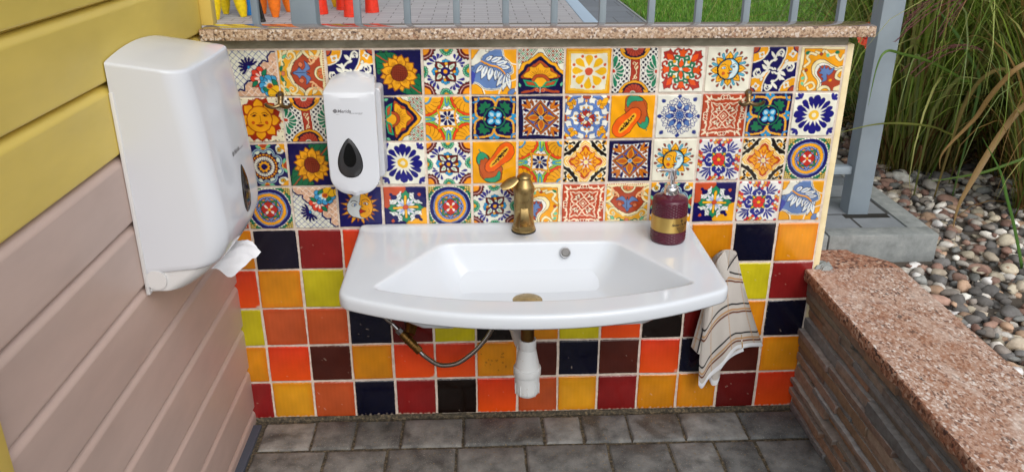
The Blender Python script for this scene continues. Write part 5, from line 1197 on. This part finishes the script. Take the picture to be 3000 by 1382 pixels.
# ------------------------------------------------------------ towel
def towel():
    t_ = root('hand_towel', (.54, -.03, .30), 'cream terry hand towel with black and brown stripes hanging right of the basin', 'towel')
    m = m_attr('terry_cloth', .95, None, .1); m.bump(m.noise(420, 3, .7), .9, .0022); m.bump(m.noise(60, 3), .25, .002)
    CRM = np.array(lin((196, 190, 183))); BKs = lin((26, 25, 30)); TAN = lin((186, 146, 104)); BRs = lin((108, 60, 38)); HEM = lin((232, 234, 238)); BEI = np.array(lin((168, 138, 96)))
    def sheet(name, top, bot, yf, nu=76, nv=230, th=.004, stripes=(), vl_=(), base=CRM, hem=.955, back=BEI, bow=None):
        T = crv(top, 12); Bt = crv(bot, 12); T = np.array(T); Bt = np.array(Bt)
        def samp(P, n): d = np.r_[0, np.cumsum(np.hypot(*np.diff(P, axis=0).T))]; q = np.linspace(0, d[-1], n); return np.stack([np.interp(q, d, P[:, 0]), np.interp(q, d, P[:, 1])], 1)
        T = samp(T, nu); Bt = samp(Bt, nu); V = []; Cc = []; r = np.random.RandomState(3)
        for side in (0, 1):
            for j in range(nv):
                t = j / (nv - 1)
                for i in range(nu):
                    s = i / (nu - 1); e = min(min(s, 1 - s) / .03, min(1 - t, t + .03) / .012, 1); p = T[i] * (1 - t) + Bt[i] * t
                    if bow: p = p + np.array(bow(s, t))
                    y = yf(s, t) + (th / 2 * e if side else -th / 2 * e); V.append((p[0], y, p[1]))
                    c = base if side == 0 else back
                    if side == 0:
                        for kk, (t0, c2, w) in enumerate(stripes):
                            tt = t + .015 * math.sin(s * 5)
                            k = max(0, 1 - (abs(tt - t0) / w) ** 4) if abs(tt - t0) < w else 0; c = c * (1 - k) + c2 * k
                        for s0, w in vl_:
                            k = .8 * max(0, 1 - (abs(s - s0) / w) ** 2) * (.6 + .4 * (j % 8 < 6)); c = c * (1 - k) + TAN * k
                    else:
                        for s0, w in vl_:
                            k = .6 * max(0, 1 - (abs(s - s0) / w) ** 2); c = c * (1 - k) + HEM * k
                        for t0, c2, w in stripes:
                            k = .6 * max(0, 1 - (abs(t - t0) / w) ** 2); c = c * (1 - k) + HEM * k
                    if t > hem: c = HEM
                    Cc.append(c)
        N = nu * nv; F = []
        for side in (0, 1):
            for j in range(nv - 1):
                for i in range(nu - 1):
                    a = side * N + j * nu + i; q = (a, a + 1, a + nu + 1, a + nu); F.append(q if side else q[::-1])
        def seam(ids):
            for a, b in zip(ids[:-1], ids[1:]): F.append((a, b, b + N, a + N))
        seam([i for i in range(nu)]); seam([(nv - 1) * nu + i for i in range(nu)][::-1]); seam([j * nu for j in range(nv)][::-1]); seam([j * nu + nu - 1 for j in range(nv)])
        return fastmesh(name, np.array(V), np.array(F), np.array(Cc), m, t_)
    tri = lambda t0: [(t0, BKs, .0105), (t0 + .054, TAN, .012), (t0 + .082, BRs, .011)]
    def yf(s, t): g = min(t * 2.2, 1); return -.040 - .016 * math.sin(s * 5.2 + .4) * g - .011 * math.sin(s * 11 + 2 * t) * g * (.4 + .6 * t) - .030 * (1 - t) ** 3 * math.sin(PI * min(max(s, 0), 1)) + .012 * (1 - g)
    sheet('front_fold', [(.486, .470), (.490, .490), (.503, .505), (.520, .506), (.537, .497), (.5475, .484)], [(.477, .118), (.488, .108), (.505, .130), (.527, .155), (.552, .196), (.575, .208), (.605, .203), (.640, .214), (.643, .222)], yf,
          stripes=tri(.215) + tri(.525) + tri(.825), vl_=((.24, .014), (.60, .012), (.91, .010)), bow=lambda s, t: (-.010 * math.sin(PI * t) * (1 - s) + (-.004) * math.sin(PI * t) * s, 0))
    sheet('rolled_edge', [(.496, .470), (.505, .488), (.517, .490), (.526, .480)], [(.4530, .224), (.462, .217), (.474, .209), (.4850, .2055)], lambda s, t: -.030 - .018 * math.sin(PI * s) - .006 * t, 30, 120, .005, stripes=((.88, TAN, .006),), vl_=((.12, .06),), base=CRM * .97, hem=2)
    tube('dark_stripe', [(.5075 - .0425 * t - .003 * math.sin(PI * t), -.0515 - .006 * t, .48 - .262 * t) for t in np.linspace(.35, 1, 20)], .0018, MT('seam_thread', (30, 28, 32), .95), t_, 8)
    sheet('back_fold', [(.505, .480), (.52, .49), (.54, .48)], [(.511, .124), (.521, .122), (.535, .134), (.560, .168), (.600, .196)], lambda s, t: -.020 - .005 * math.sin(s * 6) * t, 36, 60, .004, base=BEI, stripes=((.7, HEM, .01), (.86, HEM, .01)), vl_=((.3, .03), (.7, .03)), hem=.965)
    sheet('tail_fold', [(.520, .30), (.535, .30)], [(.512, .119), (.520, .104), (.533, .107), (.541, .124)], lambda s, t: -.027 - .010 * math.sin(PI * s), 20, 40, .005, hem=.90)
    sheet('cover_fold', [(.484, .466), (.489, .486), (.500, .500), (.508, .503)], [(.497, .398), (.503, .404), (.512, .418), (.526, .440)], lambda s, t: -.058 - .008 * math.sin(PI * s) + .012 * t * (1 - s), 26, 40, .005, stripes=(), vl_=((.18, .05),), hem=2)
    P = [(.541, -.052, .4905), (.530, -.058, .478), (.517, -.061, .455), (.508, -.061, .430), (.503, -.058, .405)]
    tube('dark_stripe', crv(P, 6), .0016, MT('stripe_thread', (38, 36, 40), .95), t_, 8)
towel()
# ------------------------------------------------------------ low slate wall with granite slab on the right
ls = root('slate_wall', (.85, -.8, 0), 'low garden wall clad in rust and grey slate strips with a granite slab on top', 'wall')
box('wall_core', (.79, .96, -2.4, -.001, -.05, .392), M_EARTH, ls, 0)
def slate():
    r = random.Random(21); V = []; F = []; Cc = []; SM = []
    pal = [(146, 126, 112), (136, 126, 118), (156, 128, 108), (116, 116, 118), (150, 134, 120), (132, 114, 106), (158, 132, 108), (130, 134, 138), (142, 120, 108), (138, 130, 120)]
    z = .004
    while z < .385:
        h = r.choice([.016, .020, .025, .030, .038]); h = min(h, .396 - z); y = .0 - r.uniform(0, .15) * 0
        while y > -2.35:
            L = r.uniform(.10, .42); y0 = y - L; d = r.choice([-.013, -.010, -.006, -.003, .001, .005]) + r.uniform(-.003, .003); xf = .758 + d + .008 * min(1, max(0, -y)) + (.0 if y < -.05 else .0)
            c0 = np.array(r.choice(pal), float) * r.uniform(.85, 1.15); rust = r.random() < .22
            ny, nz = max(3, int(L / .04)), 2; b = len(V); J = {}
            for k in range(nz + 1):
                for j in range(ny + 1):
                    yy = y - .0010 - (L - .0020) * j / ny + (0 if j in (0, ny) else r.uniform(-.006, .006)); zz = z + .0008 + (h - .0016) * k / nz + (r.uniform(-.0022, .0006) if k == nz else r.uniform(-.0006, .0016) if k == 0 else 0)
                    V.append((xf + r.uniform(-.0012, .0012) + (.0015 if k in (0, nz) else 0), yy, zz))
                    cc = c0 * r.uniform(.95, 1.05)
                    if rust: kk = .5 + .5 * math.sin(yy * 14 + zz * 90); cc = cc * (1 - .35 * kk) + np.array((176, 108, 62)) * .35 * kk
                    Cc.append(lin(np.clip(cc, 0, 255)))
            W = ny + 1
            for k in range(nz):
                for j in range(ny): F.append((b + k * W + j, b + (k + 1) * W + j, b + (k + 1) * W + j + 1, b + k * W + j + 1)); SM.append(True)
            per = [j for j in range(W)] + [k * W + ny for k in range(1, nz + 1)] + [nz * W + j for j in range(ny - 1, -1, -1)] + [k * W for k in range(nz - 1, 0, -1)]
            q = len(V); n = len(per); top = lin(np.clip(c0 * .4 + 128, 0, 255))  # paler colour on strip tops paints in ledges catching light
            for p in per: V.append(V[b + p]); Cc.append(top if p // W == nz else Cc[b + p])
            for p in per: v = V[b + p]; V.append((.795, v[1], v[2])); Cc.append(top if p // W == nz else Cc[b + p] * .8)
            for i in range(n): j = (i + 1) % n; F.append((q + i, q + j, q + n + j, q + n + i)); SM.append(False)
            y = y0
        z += h
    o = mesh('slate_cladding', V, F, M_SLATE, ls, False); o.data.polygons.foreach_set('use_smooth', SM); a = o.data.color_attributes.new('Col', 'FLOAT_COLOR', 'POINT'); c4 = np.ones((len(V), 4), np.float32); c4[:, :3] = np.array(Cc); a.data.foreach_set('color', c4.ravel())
slate()
def slab():
    r = random.Random(3); R = []; y0, y1 = -2.4, -.0055; n = 150
    # rough quarried front edge, polished top
    V = []; F = []
    for i in range(n + 1):
        y = y1 + (y0 - y1) * i / n; w = lambda a: r.uniform(-a, a)
        V += [(.764, y, .3945), (.741 + w(.0035), y, .3955 + w(.002)), (.7375 + w(.0025), y, .405 + w(.002)), (.7372 + w(.002), y, .416), (.7378 + w(.0008), y, .4236), (.7402, y, .4258)]
    for i in range(n):
        for k in range(5): F.append((i * 6 + k, i * 6 + k + 1, i * 6 + 7 + k, i * 6 + 6 + k))
    F.append(tuple(range(6)))
    mesh('slab_edge', V, F, M_SLABE, ls, True, 40)
    V = [(.7402, y1, .4258), (.7402, y0, .4258), (.9925, y0, .4258), (.9850, y1, .4258)]; F = [(0, 1, 2, 3)]
    T = [(.7402, y1, .4258), (.764, y1, .3945), (.7402, y0, .4258), (.764, y0, .3945), (.9925, y0, .4258), (.9925, y0, .3945), (.985, y1, .4258), (.985, y1, .3945)]
    V = T; F = [(0, 2, 4, 6), (0, 1, 3, 2)[::-1], (2, 3, 5, 4), (4, 5, 7, 6), (6, 7, 1, 0)]
    mesh('slab_top', V, F, M_SLAB, ls, False)
    # broken rear end lapping behind the tiled wall
    P = [(.7785, -.0052), (.985, -.0052), (.978, .03), (.93, .075), (.905, .085), (.895, .112), (.7785, .112)]
    V = [(x, y, .4255) for x, y in P] + [(x, y, .394) for x, y in P]; n = len(P); F = [tuple(range(n))] + [(i, i + n, (i + 1) % n + n, (i + 1) % n) for i in range(n)]
    mesh('slab_rear', V, F, M_SLABE, ls, False)
    V = []; F = []; q = random.Random(6)                      # crumbled mortar in the corner
    for i in range(16):
        a, b2 = q.uniform(.772, .81), q.uniform(-.012, .02); s = q.uniform(.006, .013); b = len(V)
        for dx, dy, dz in ((-1, -1, 0), (1, -1, 0), (1, 1, 0), (-1, 1, 0), (-.5, -.5, 1), (.5, -.4, .8), (.5, .5, 1), (-.4, .5, .7)): V.append((a + dx * s, b2 + dy * s * .7, .4262 + dz * s * .9 + q.uniform(-.001, .001)))
        F += [(b, b + 1, b + 5, b + 4), (b + 1, b + 2, b + 6, b + 5), (b + 2, b + 3, b + 7, b + 6), (b + 3, b, b + 4, b + 7), (b + 4, b + 5, b + 6, b + 7)]
    mesh('mortar_crumbs', V, F, M_CONC, ls, False)
slab()
# ------------------------------------------------------------ fence
fn = root('metal_fence', (.2, .305, TZ), 'blue grey steel railing of flat vertical bars and square posts behind the tiled wall', 'fence')
box('post', (.962, 1.022, .278, .336, TZ - .04, 1.95), M_FENCE, fn, .003)
box('post', (-.560, -.496, .278, .336, TZ - .04, 1.95), M_FENCE, fn, .003)
box('bottom_rail', (-.4955, .9615, .292, .322, .577, .599), M_FENCE, fn, .002); box('bottom_rail', (-1.3, -.5605, .292, .322, .577, .599), M_FENCE, fn, .002)
box('top_rail', (-.4955, .9615, .290, .324, 1.80, 1.83), M_FENCE, fn, .002)
for xb in (-.645, -.391, -.2655, -.1415, -.017, .107, .2305, .356, .4775, .601, .7265, .85):
    x = -.0947 + (xb + .0947) * 1.0158; box('bar', (x - .0085, x + .0085, .297, .317, .5992, 1.7995), M_FENCE, fn, .0015)
pg = box('post_socket', (.945, 1.075, .25, .278, TZ - .012, TZ - .0035), MT('socket_dark', (34, 32, 28), .9), None, 0); kind(pg, 'structure')
# ------------------------------------------------------------ coloured play figures far behind the fence
def figure(name, legs, body, col, label, foot=0.):
    xs = [l[0] for l in legs]; ys = [l[1] for l in legs]; c = root(name, (sum(xs) / len(xs), sum(ys) / len(ys), TZ), label, 'play figure', 'coloured play figures on the terrace')
    m = MT(name + '_paint', col, .35); m.base(m.mix(m.fac(m.noise(40, 4), .4, .7), col, tuple(v * .88 for v in col)))
    for (x, y, r, lx, ly, taper) in legs:
        P = []; rad_ = []
        for t in np.linspace(0, 1, 16): P.append((x + lx * t, y + ly * t, TZ + .001 + 1.02 * t)); rad_.append(r * ((.60 + .40 * min(1, (t / .26)) ** .75) if taper > 0 else (1.12 - .30 * min(t / .25, 1))) )
        if taper > 0: rad_[0] = r * .40
        tube('leg', P, rad_, m, c, 24)
        if taper < 0: tube('foot_cap', [(x, y, TZ + .0005), (x + lx * .02, y + ly * .02, TZ + .02)], [r * 1.06, r * 1.10], MT(name + '_foot', tuple(v * .55 for v in col), .5), c, 24)
    x0, x1, y0, y1 = body; box('torso', (x0, x1, y0, y1, TZ + .98, TZ + 1.75), m, c, .06, 5)
figure('yellow_figure', [(-1.915, 4.15, .056, -.02, 0, 1), (-1.945 + .02, 4.44, .050, .0, 0, 1), (-1.755, 4.28, .054, -.16, .06, 1)], (-2.35, -1.72, 4.08, 4.5), (238, 206, 10), 'yellow play figure on three fat rounded legs beyond the railing')
figure('blue_figure', [(-1.745, 4.40, .050, -.02, 0, -1)], (-1.80, -1.62, 4.30, 4.48), (16, 118, 196), 'blue play figure standing between the yellow and orange ones')
figure('orange_figure', [(-1.655, 4.44, .052, -.04, 0, 1), (-1.525, 4.26, .055, .0, 0, 1), (-1.485, 4.54, .055, -.03, 0, 1)], (-1.67, -1.40, 4.2, 4.6), (244, 122, 22), 'orange play figure on three carrot shaped legs left of the wide post')
figure('red_figure', [(-1.225, 4.42, .045, -.02, 0, -1), (-1.10, 4.66, .048, -.0, 0, -1), (-.99, 4.275, .046, .02, 0, -1), (-.862, 4.50, .047, -.02, 0, -1)], (-1.28, -.84, 4.22, 4.6), (228, 52, 26), 'red play figure on flared legs right of the wide post')
figure('amber_figure', [(-1.18, 4.80, .042, -.06, 0, 1)], (-1.4, -1.15, 4.74, 4.9), (240, 182, 14), 'amber single leg figure partly hidden behind the red legs')
bp = root('black_prop', (-1.57, 4.02, TZ), 'thin black leaning prop beside the orange legs', 'prop'); tube('prop_shaft', [(-1.565, 4.03, TZ + .001), (-1.66, 4.06, TZ + .6)], [.022, .016], M_BLACK, bp, 14); tube('prop_tip', [(-1.5648, 4.0299, TZ + .0), (-1.568, 4.031, TZ + .02)], [.024, .0232], M_RUB, bp, 14)
# ------------------------------------------------------------ pebbles
def ico(n=2):
    bm = bmesh.new(); bmesh.ops.create_icosphere(bm, subdivisions=n, radius=1); V = np.array([v.co[:] for v in bm.verts]); F = np.array([[v.index for v in f.verts] for f in bm.faces]); bm.free(); return V, F
def pebbles():
    r = np.random.RandomState(12); V0, F0 = ico(2); VV = []; FF = []; CC = []; off = 0
    pal = np.array([(150, 146, 140), (182, 178, 170), (124, 118, 112), (96, 94, 92), (156, 132, 112), (130, 104, 94), (202, 199, 192), (104, 103, 102), (168, 158, 142), (144, 118, 106), (122, 124, 122), (176, 168, 150)])
    pts = []
    for layer, N in ((0, 3400), (1, 3400), (2, 1700)):
        for _ in range(N):
            x = r.uniform(.93, 2.25); y = r.uniform(-.85, 1.48)
            if x < 1.0 + .017 * abs(y) and y < .11: x += .08
            if y > .07 and x < 1.17: continue
            s = r.uniform(.010, .022) * (1.35 if r.rand() < .12 else 1); s *= 1 if x < 1.9 else 1.2
            pts.append((x, y, .374 + .014 * layer + .10 * max(0, .06 - 0) * 0 + r.uniform(-.003, .006), s))
    for x, y, z, s in pts:
        sc_ = np.array([r.uniform(.9, 1.5), r.uniform(.75, 1.1), r.uniform(.5, .8)]) * s; p = r.uniform(0, TAU, 6); q = V0.copy()
        d = 1 + .13 * np.sin(q[:, 0] * 2.5 + p[0]) * np.sin(q[:, 1] * 2.2 + p[1]) + .10 * np.sin(q[:, 2] * 3 + p[2] + q[:, 0] * 2)
        if r.rand() < .75: nrm = r.normal(size=(8, 3)); nrm /= np.linalg.norm(nrm, axis=1)[:, None]; d = np.minimum(d, (.60 / np.clip(q @ nrm.T, .05, 1)).min(1) * 1.0)
        q = q * d[:, None] * sc_; a = r.uniform(0, TAU); t = r.uniform(-.35, .35); ca, sa = math.cos(a), math.sin(a); ct, st = math.cos(t), math.sin(t)
        q = q @ np.array([[1, 0, 0], [0, ct, st], [0, -st, ct]]) @ np.array([[ca, sa, 0], [-sa, ca, 0], [0, 0, 1]])
        c = lin(np.clip(pal[r.randint(len(pal))] * r.uniform(1.0, 1.34), 0, 252)); VV.append(q + (x, y, z)); FF.append(F0 + off); off += len(q); CC.append(np.repeat(c[None], len(q), 0) * (1 + .12 * np.sin(q[:, 2:3] / s * 4 + p[3])))
    o = fastmesh('gravel', np.concatenate(VV), np.concatenate(FF), np.concatenate(CC), M_PEB); kind(o, 'stuff', 'mixed grey, white and rust river pebbles covering the bed beside the granite slab', 'gravel')
pebbles()
# ------------------------------------------------------------ grasses
def ribbons(P, W, cols, wdir=None):
    """P (n,m,3) centre lines, W (n,m) widths, cols (n,m,3); vee-less flat ribbons facing random ways"""
    n, m, _ = P.shape; T = np.gradient(P, axis=1); T /= np.linalg.norm(T, axis=2, keepdims=True) + 1e-9
    S = np.cross(T, wdir[:, None, :]); S /= np.linalg.norm(S, axis=2, keepdims=True) + 1e-9
    V = np.stack([P - S * W[..., None] / 2, P + S * W[..., None] / 2], 2).reshape(-1, 3); C2 = np.repeat(cols[:, :, None, :], 2, 2).reshape(-1, 3)
    b = (np.arange(n) * m * 2)[:, None] + (np.arange(m - 1) * 2)[None]; b = b.ravel(); F = np.stack([b, b + 1, b + 3, b + 2], 1); return V, F, C2
def blades(r, n, base, R, L, lean, w, pal, m=12, dry=.06, droop=.5):
    a = r.uniform(0, TAU, n); rr = R * np.sqrt(r.uniform(0, 1, n)); bx = base[0] + rr * np.cos(a); by = base[1] + rr * np.sin(a) * .8
    Ln = r.uniform(L[0], L[1], n); az = a + r.normal(0, .9, n); le = np.abs(r.normal(lean, lean * .6, n)); dr = np.abs(r.normal(droop, droop * .7, n)); t = np.linspace(0, 1, m)[None]
    ang = le[:, None] + dr[:, None] * 2.2 * t ** 2.2; dl = (Ln / (m - 1))[:, None]
    h = np.cumsum(np.sin(ang) * dl, 1) - np.sin(ang[:, :1]) * dl; z = np.cumsum(np.cos(ang) * dl, 1) - np.cos(ang[:, :1]) * dl
    P = np.stack([bx[:, None] + h * np.cos(az)[:, None], by[:, None] + h * np.sin(az)[:, None], base[2] + z], 2); P[..., 2] = np.maximum(P[..., 2], base[2] - .01)
    W = (r.uniform(w[0], w[1], n))[:, None] * np.clip(np.minimum(.55 + 1.6 * t, (1 - t) * 2.2 + .06), .05, 1)
    ci = r.randint(0, len(pal), n); c = lin(np.array(pal))[ci] * r.uniform(.75, 1.25, (n, 1)); dmask = r.rand(n) < dry; c[dmask] = lin(np.array((176, 142, 88))) * r.uniform(.7, 1.1, (dmask.sum(), 1))
    cols = np.repeat(c[:, None], m, 1); st = lin(np.array((150, 120, 70))); k = (np.clip(.16 - t, 0, .16) / .16 * .7)[..., None]; cols = cols * (1 - k) + st * k * .6
    wd = np.stack([np.cos(az + PI / 2 + r.normal(0, .5, n)) * 0 + r.normal(0, .4, n), r.normal(0, .4, n), np.ones(n) * 1.0], 1); side = np.stack([np.cos(az), np.sin(az), r.uniform(-.2, .9, n)], 1)
    return P, W, cols, side
GP = [(138, 166, 68), (156, 180, 80), (122, 150, 66), (176, 188, 102), (142, 160, 100), (190, 190, 118)]
CL = []
def clump(name, base, n, R, L, label, seed, dry=.06, lean=.16, plumes=0, w=(.003, .009), droop=.6):
    g = root(name, base, label, 'ornamental grass', 'tall ornamental grasses in the gravel bed'); g['kind'] = 'thing'; r = np.random.RandomState(seed)
    P, W, Cc, sd_ = blades(r, n, base, R, L, lean, w, GP, 12, dry, droop); V, F, C2 = ribbons(P, W, Cc, sd_); fastmesh('leaf_blades', V, F, C2, M_LEAF, g)
    k = int(n * .28); P, W, Cc, sd_ = blades(r, k, base, R * .9, (.15, .5), .35, (.003, .007), [(150, 112, 66), (128, 88, 54), (170, 136, 84), (112, 66, 46)], 8, .3, .5); V, F, C2 = ribbons(P, W, Cc, sd_); fastmesh('dry_stems', V, F, C2, M_LEAF, g)
    return g
CL.append(clump('ornamental_grass', (1.50, .95, .385), 1500, .17, (.7, 1.7), 'tall green ornamental grass clump just right of the grey post', 31, lean=.19))
CL.append(clump('ornamental_grass', (1.93, .82, .385), 1900, .24, (.7, 1.8), 'broad dense ornamental grass clump at the right edge, behind the pebbles', 32, lean=.22))
CL.append(clump('ornamental_grass', (2.35, 1.25, .385), 1500, .25, (.9, 1.9), 'ornamental grass clump in the rear right corner of the bed', 33, lean=.22))
CL.append(clump('ornamental_grass', (1.66, .42, .385), 420, .10, (.6, 1.3), 'sparse straw-streaked ornamental grass clump nearest the granite slab', 34, dry=.22, lean=.2, droop=.6))
CL.append(clump('ornamental_grass', (1.75, 1.42, .385), 1300, .20, (.9, 1.8), 'ornamental grass clump between the first clump and the lawn', 35, lean=.2))
# ------------------------------------------------------------ lawn blades, plumes, red flower
def lawn():
    r = np.random.RandomState(5); n = 90000
    y = 1.55 + 5.2 * r.uniform(0, 1, n) ** 1.1; x = 1.12 + (3.6) * r.uniform(0, 1, n); k = (x < 1.12 + .55 + (y - 1.5) * .62 + .35); x, y = x[k], y[k]; n = len(x)
    L = r.uniform(.035, .075, n); az = r.uniform(0, TAU, n); le = r.uniform(.1, .9, n); b = np.stack([x, y, np.full(n, TZ - .014)], 1)
    d = np.stack([np.sin(le) * np.cos(az), np.sin(le) * np.sin(az), np.cos(le)], 1) * L[:, None]; s = np.stack([-np.sin(az), np.cos(az), np.zeros(n)], 1) * r.uniform(.0022, .0045, (n, 1))
    mid = b + d * .55 + (0, 0, .004); tip = b + d * [1, 1, .82]
    V = np.stack([b - s, b + s, mid + s * .8, mid - s * .8, tip + s * .15, tip - s * .15], 1).reshape(-1, 3); i = np.arange(n) * 6; F = np.concatenate([np.stack([i, i + 1, i + 2, i + 3], 1), np.stack([i + 3, i + 2, i + 4, i + 5], 1)])
    pal = lin(np.array([(108, 158, 52), (126, 172, 62), (88, 138, 46), (150, 178, 84), (164, 160, 96)])); c = pal[r.choice(5, n, p=[.3, .28, .25, .12, .05])] * r.uniform(.75, 1.25, (n, 1))
    o = fastmesh('lawn_grass', V, F, np.repeat(c, 6, 0), M_LEAF); kind(o, 'stuff', 'short bright green lawn grass beyond the railing', 'grass')
lawn()
def plume(base, top, nsp, seed, spread, L, label):
    """arching stem with a spray of dark red spikelet branches"""
    r = random.Random(seed); g = min(CL, key=lambda q: (q.location - Vector(base)).length)
    stem = crv([base, ((base[0] + top[0]) / 2 + .03, (base[1] + top[1]) / 2, base[2] + (top[2] - base[2]) * .6), top], 10)
    tube('plume_stem', stem, [.0028 - .0012 * i / len(stem) for i in range(len(stem))], M_STEM, g, 6)
    V = []; F = []
    for k in range(nsp):
        a = spread[0] + (spread[1] - spread[0]) * (k + .5) / nsp + r.uniform(-.12, .12); el = r.uniform(.05, .6); ln = L * r.uniform(.7, 1.1); y_ = r.uniform(-.35, .2)
        P = [Vector((top[0] + ln * t * math.cos(a), top[1] + ln * t * y_, top[2] - .02 + ln * (el * t - (el + .55) * t * t * .75))) for t in np.linspace(0, 1, 26)]
        v, f = tube_data(P, .0010, 4); b = len(V); V += v; F += [tuple(i + b for i in q) for q in f]
        for i, p in enumerate(P[2:]):
            for _ in range(2):
                d = Vector((r.uniform(-1, 1), r.uniform(-1, 1), r.uniform(-1, 1))).normalized() * .0065 + (P[min(i + 3, 25)] - P[i + 1]) * .35; s = d.orthogonal().normalized() * .0011; b = len(V); V += [p - s, p + s, p + d]; F.append((b, b + 1, b + 2))
    mesh('plume', V, F, M_PLUM, g, False)
M_STEM = MT('plume_stem', (120, 112, 60), .6); M_PLUM = MT('plume_red', (98, 46, 54), .7)
plume((1.42, .80, .40), (1.245, .30, 1.08), 10, 3, (1.9, 4.2), .27, 'dark red grass plume drooping across the top of the grey post')
plume((1.46, .78, .40), (1.30, .35, .93), 4, 5, (2.6, 3.4), .22, 'smaller reddish grass plume right of the post, below the large one')
plume((1.80, .70, .40), (1.62, .48, .96), 3, 8, (.8, 1.4), .14, 'short dark red plume standing up among the blades at far right')
def longblade(P, w, col, label):
    g = min(CL, key=lambda q: (q.location - Vector(P[0])).length)
    Q = np.array(crv(P, 10)); m = len(Q); T = np.gradient(Q, axis=0); T /= np.linalg.norm(T, axis=1)[:, None]; view = Q - np.array(CAMP); S = np.cross(T, view + np.array([.3, 0, .5])); S /= np.linalg.norm(S, axis=1)[:, None]; t = np.linspace(0, 1, m); W = w * np.minimum(1, np.minimum(.4 + 3 * t, (1 - t) * 3 + .08))
    N = np.cross(T, S); V = np.stack([Q - S * W[:, None] / 2, Q + N * (W[:, None] * .16), Q + S * W[:, None] / 2], 1).reshape(-1, 3); b = np.arange(m - 1) * 3; F = np.concatenate([np.stack([b, b + 1, b + 4, b + 3], 1), np.stack([b + 1, b + 2, b + 5, b + 4], 1)])
    c = lin(np.array(col)); cc = np.repeat(np.stack([c * .9, c * 1.15, c * .9])[None], m, 0).reshape(-1, 3); fastmesh('long_blade', V, F, cc, M_LEAF, g)['label'] = label
ST = (186, 150, 98); OL = (140, 148, 84); GN = (104, 138, 60)
for P, w_, col, lab in (
    ([(1.70, .44, .39), (1.62, .36, .80), (1.47, .27, .93), (1.35, .25, .889), (1.32, .27, .838), (1.311, .30, .784), (1.305, .33, .723), (1.254, .36, .619), (1.266, .38, .56)], .013, ST, 'long straw coloured blade sweeping in from the right edge, longest of the dry ones'),
    ([(1.40, .60, .39), (1.365, .50, .677), (1.363, .48, .734), (1.364, .45, .792), (1.376, .42, .833), (1.404, .40, .85), (1.44, .38, .845)], .011, (168, 148, 92), 'olive tan blade arching right, beside the long straw coloured one'),
    ([(1.33, .60, .39), (1.278, .50, .678), (1.276, .48, .725), (1.276, .45, .769), (1.285, .42, .814), (1.295, .40, .827), (1.33, .38, .825)], .010, OL, 'grey green blade with a bent tip, leftmost of the arching ones'),
    ([(1.46, .60, .39), (1.42, .52, .70), (1.40, .50, .802), (1.354, .50, .867), (1.313, .50, .92), (1.252, .50, .983), (1.208, .50, 1.023)], .009, (112, 150, 84), 'straight pale green blade leaning up to the left in front of the clump'),
    ([(1.42, .70, .39), (1.38, .50, .75), (1.315, .45, .81), (1.232, .40, .85), (1.129, .32, .891), (1.025, .25, .921), (.953, .20, .938), (.93, .19, .90), (.925, .19, .80)], .008, GN, 'dark green blade crossing the grey post just below the coping'),
    ([(1.60, .45, .39), (1.52, .40, .74), (1.454, .36, .744), (1.408, .34, .696), (1.352, .30, .64), (1.305, .27, .574), (1.266, .25, .497), (1.257, .24, .43)], .017, (172, 140, 92), 'thick dry blade drooping down onto the pebbles'),
    ([(1.5, .70, .39), (1.42, .56, .58), (1.325, .50, .641), (1.212, .40, .686), (1.068, .30, .722), (.946, .20, .745), (.836, .14, .742)], .007, (132, 138, 68), 'olive blade stretching left across the middle of the grey post'),
    ([(1.56, .42, .39), (1.50, .32, .62), (1.457, .30, .616), (1.372, .32, .572), (1.312, .34, .55), (1.234, .36, .529)], .008, GN, 'low green blade lying over the pebbles below the thick dry one'),
    ([(1.345, .05, .39), (1.342, .05, .41), (1.33, .10, .501), (1.329, .15, .556), (1.328, .20, .612), (1.32, .30, .68)], .008, (96, 140, 62), 'single green blade rising from the pebbles at the right edge')):
    longblade(P, w_, col, lab)
def flower():
    c = Vector((1.11, .62, .905)); g = root('red_flower', (1.14, .64, .40), 'bright red flower just behind the upper right corner of the tiled wall', 'flower')
    tube('stem', crv([(1.15, .66, .40), (1.14, .65, .65), tuple(c)], 8), .003, M_STEM, g, 8); mp = m_attr('petal_red', .5, None, .4); r = random.Random(2)
    for k in range(6):
        a = TAU * k / 6 + .3; V = []; Cc = []; nu, nv = 9, 8
        for j in range(nv):
            t = j / (nv - 1); w = .026 * math.sin(PI * min(.15 + .72 * t, 1)) ** .8
            for i in range(nu):
                s = i / (nu - 1) * 2 - 1; R_ = .006 + .040 * t; p = Vector((R_, s * w, .016 * t - .014 * t * t + .006 * s * s + .002 * math.sin(s * 6 + k)))
                p = Matrix.Rotation(a, 3, 'Z') @ p; p = Matrix.Rotation(rad(62), 3, 'X') @ p; V.append(tuple(c + p)); Cc.append(lin((206, 40, 24)) * (1 - t) + lin((226, 84, 52)) * t)
        F = [(j * nu + i, j * nu + i + 1, (j + 1) * nu + i + 1, (j + 1) * nu + i) for j in range(nv - 1) for i in range(nu - 1)]
        fastmesh('petal', np.array(V), np.array(F), np.array(Cc), mp, g)
    bm = bmesh.new(); bmesh.ops.create_uvsphere(bm, u_segments=12, v_segments=8, radius=.006); bmesh.ops.translate(bm, verts=bm.verts, vec=c + Vector((0, -.006, .004))); frombm('flower_centre', bm, MT('flower_eye', (60, 48, 20), .8), g, True)
flower()
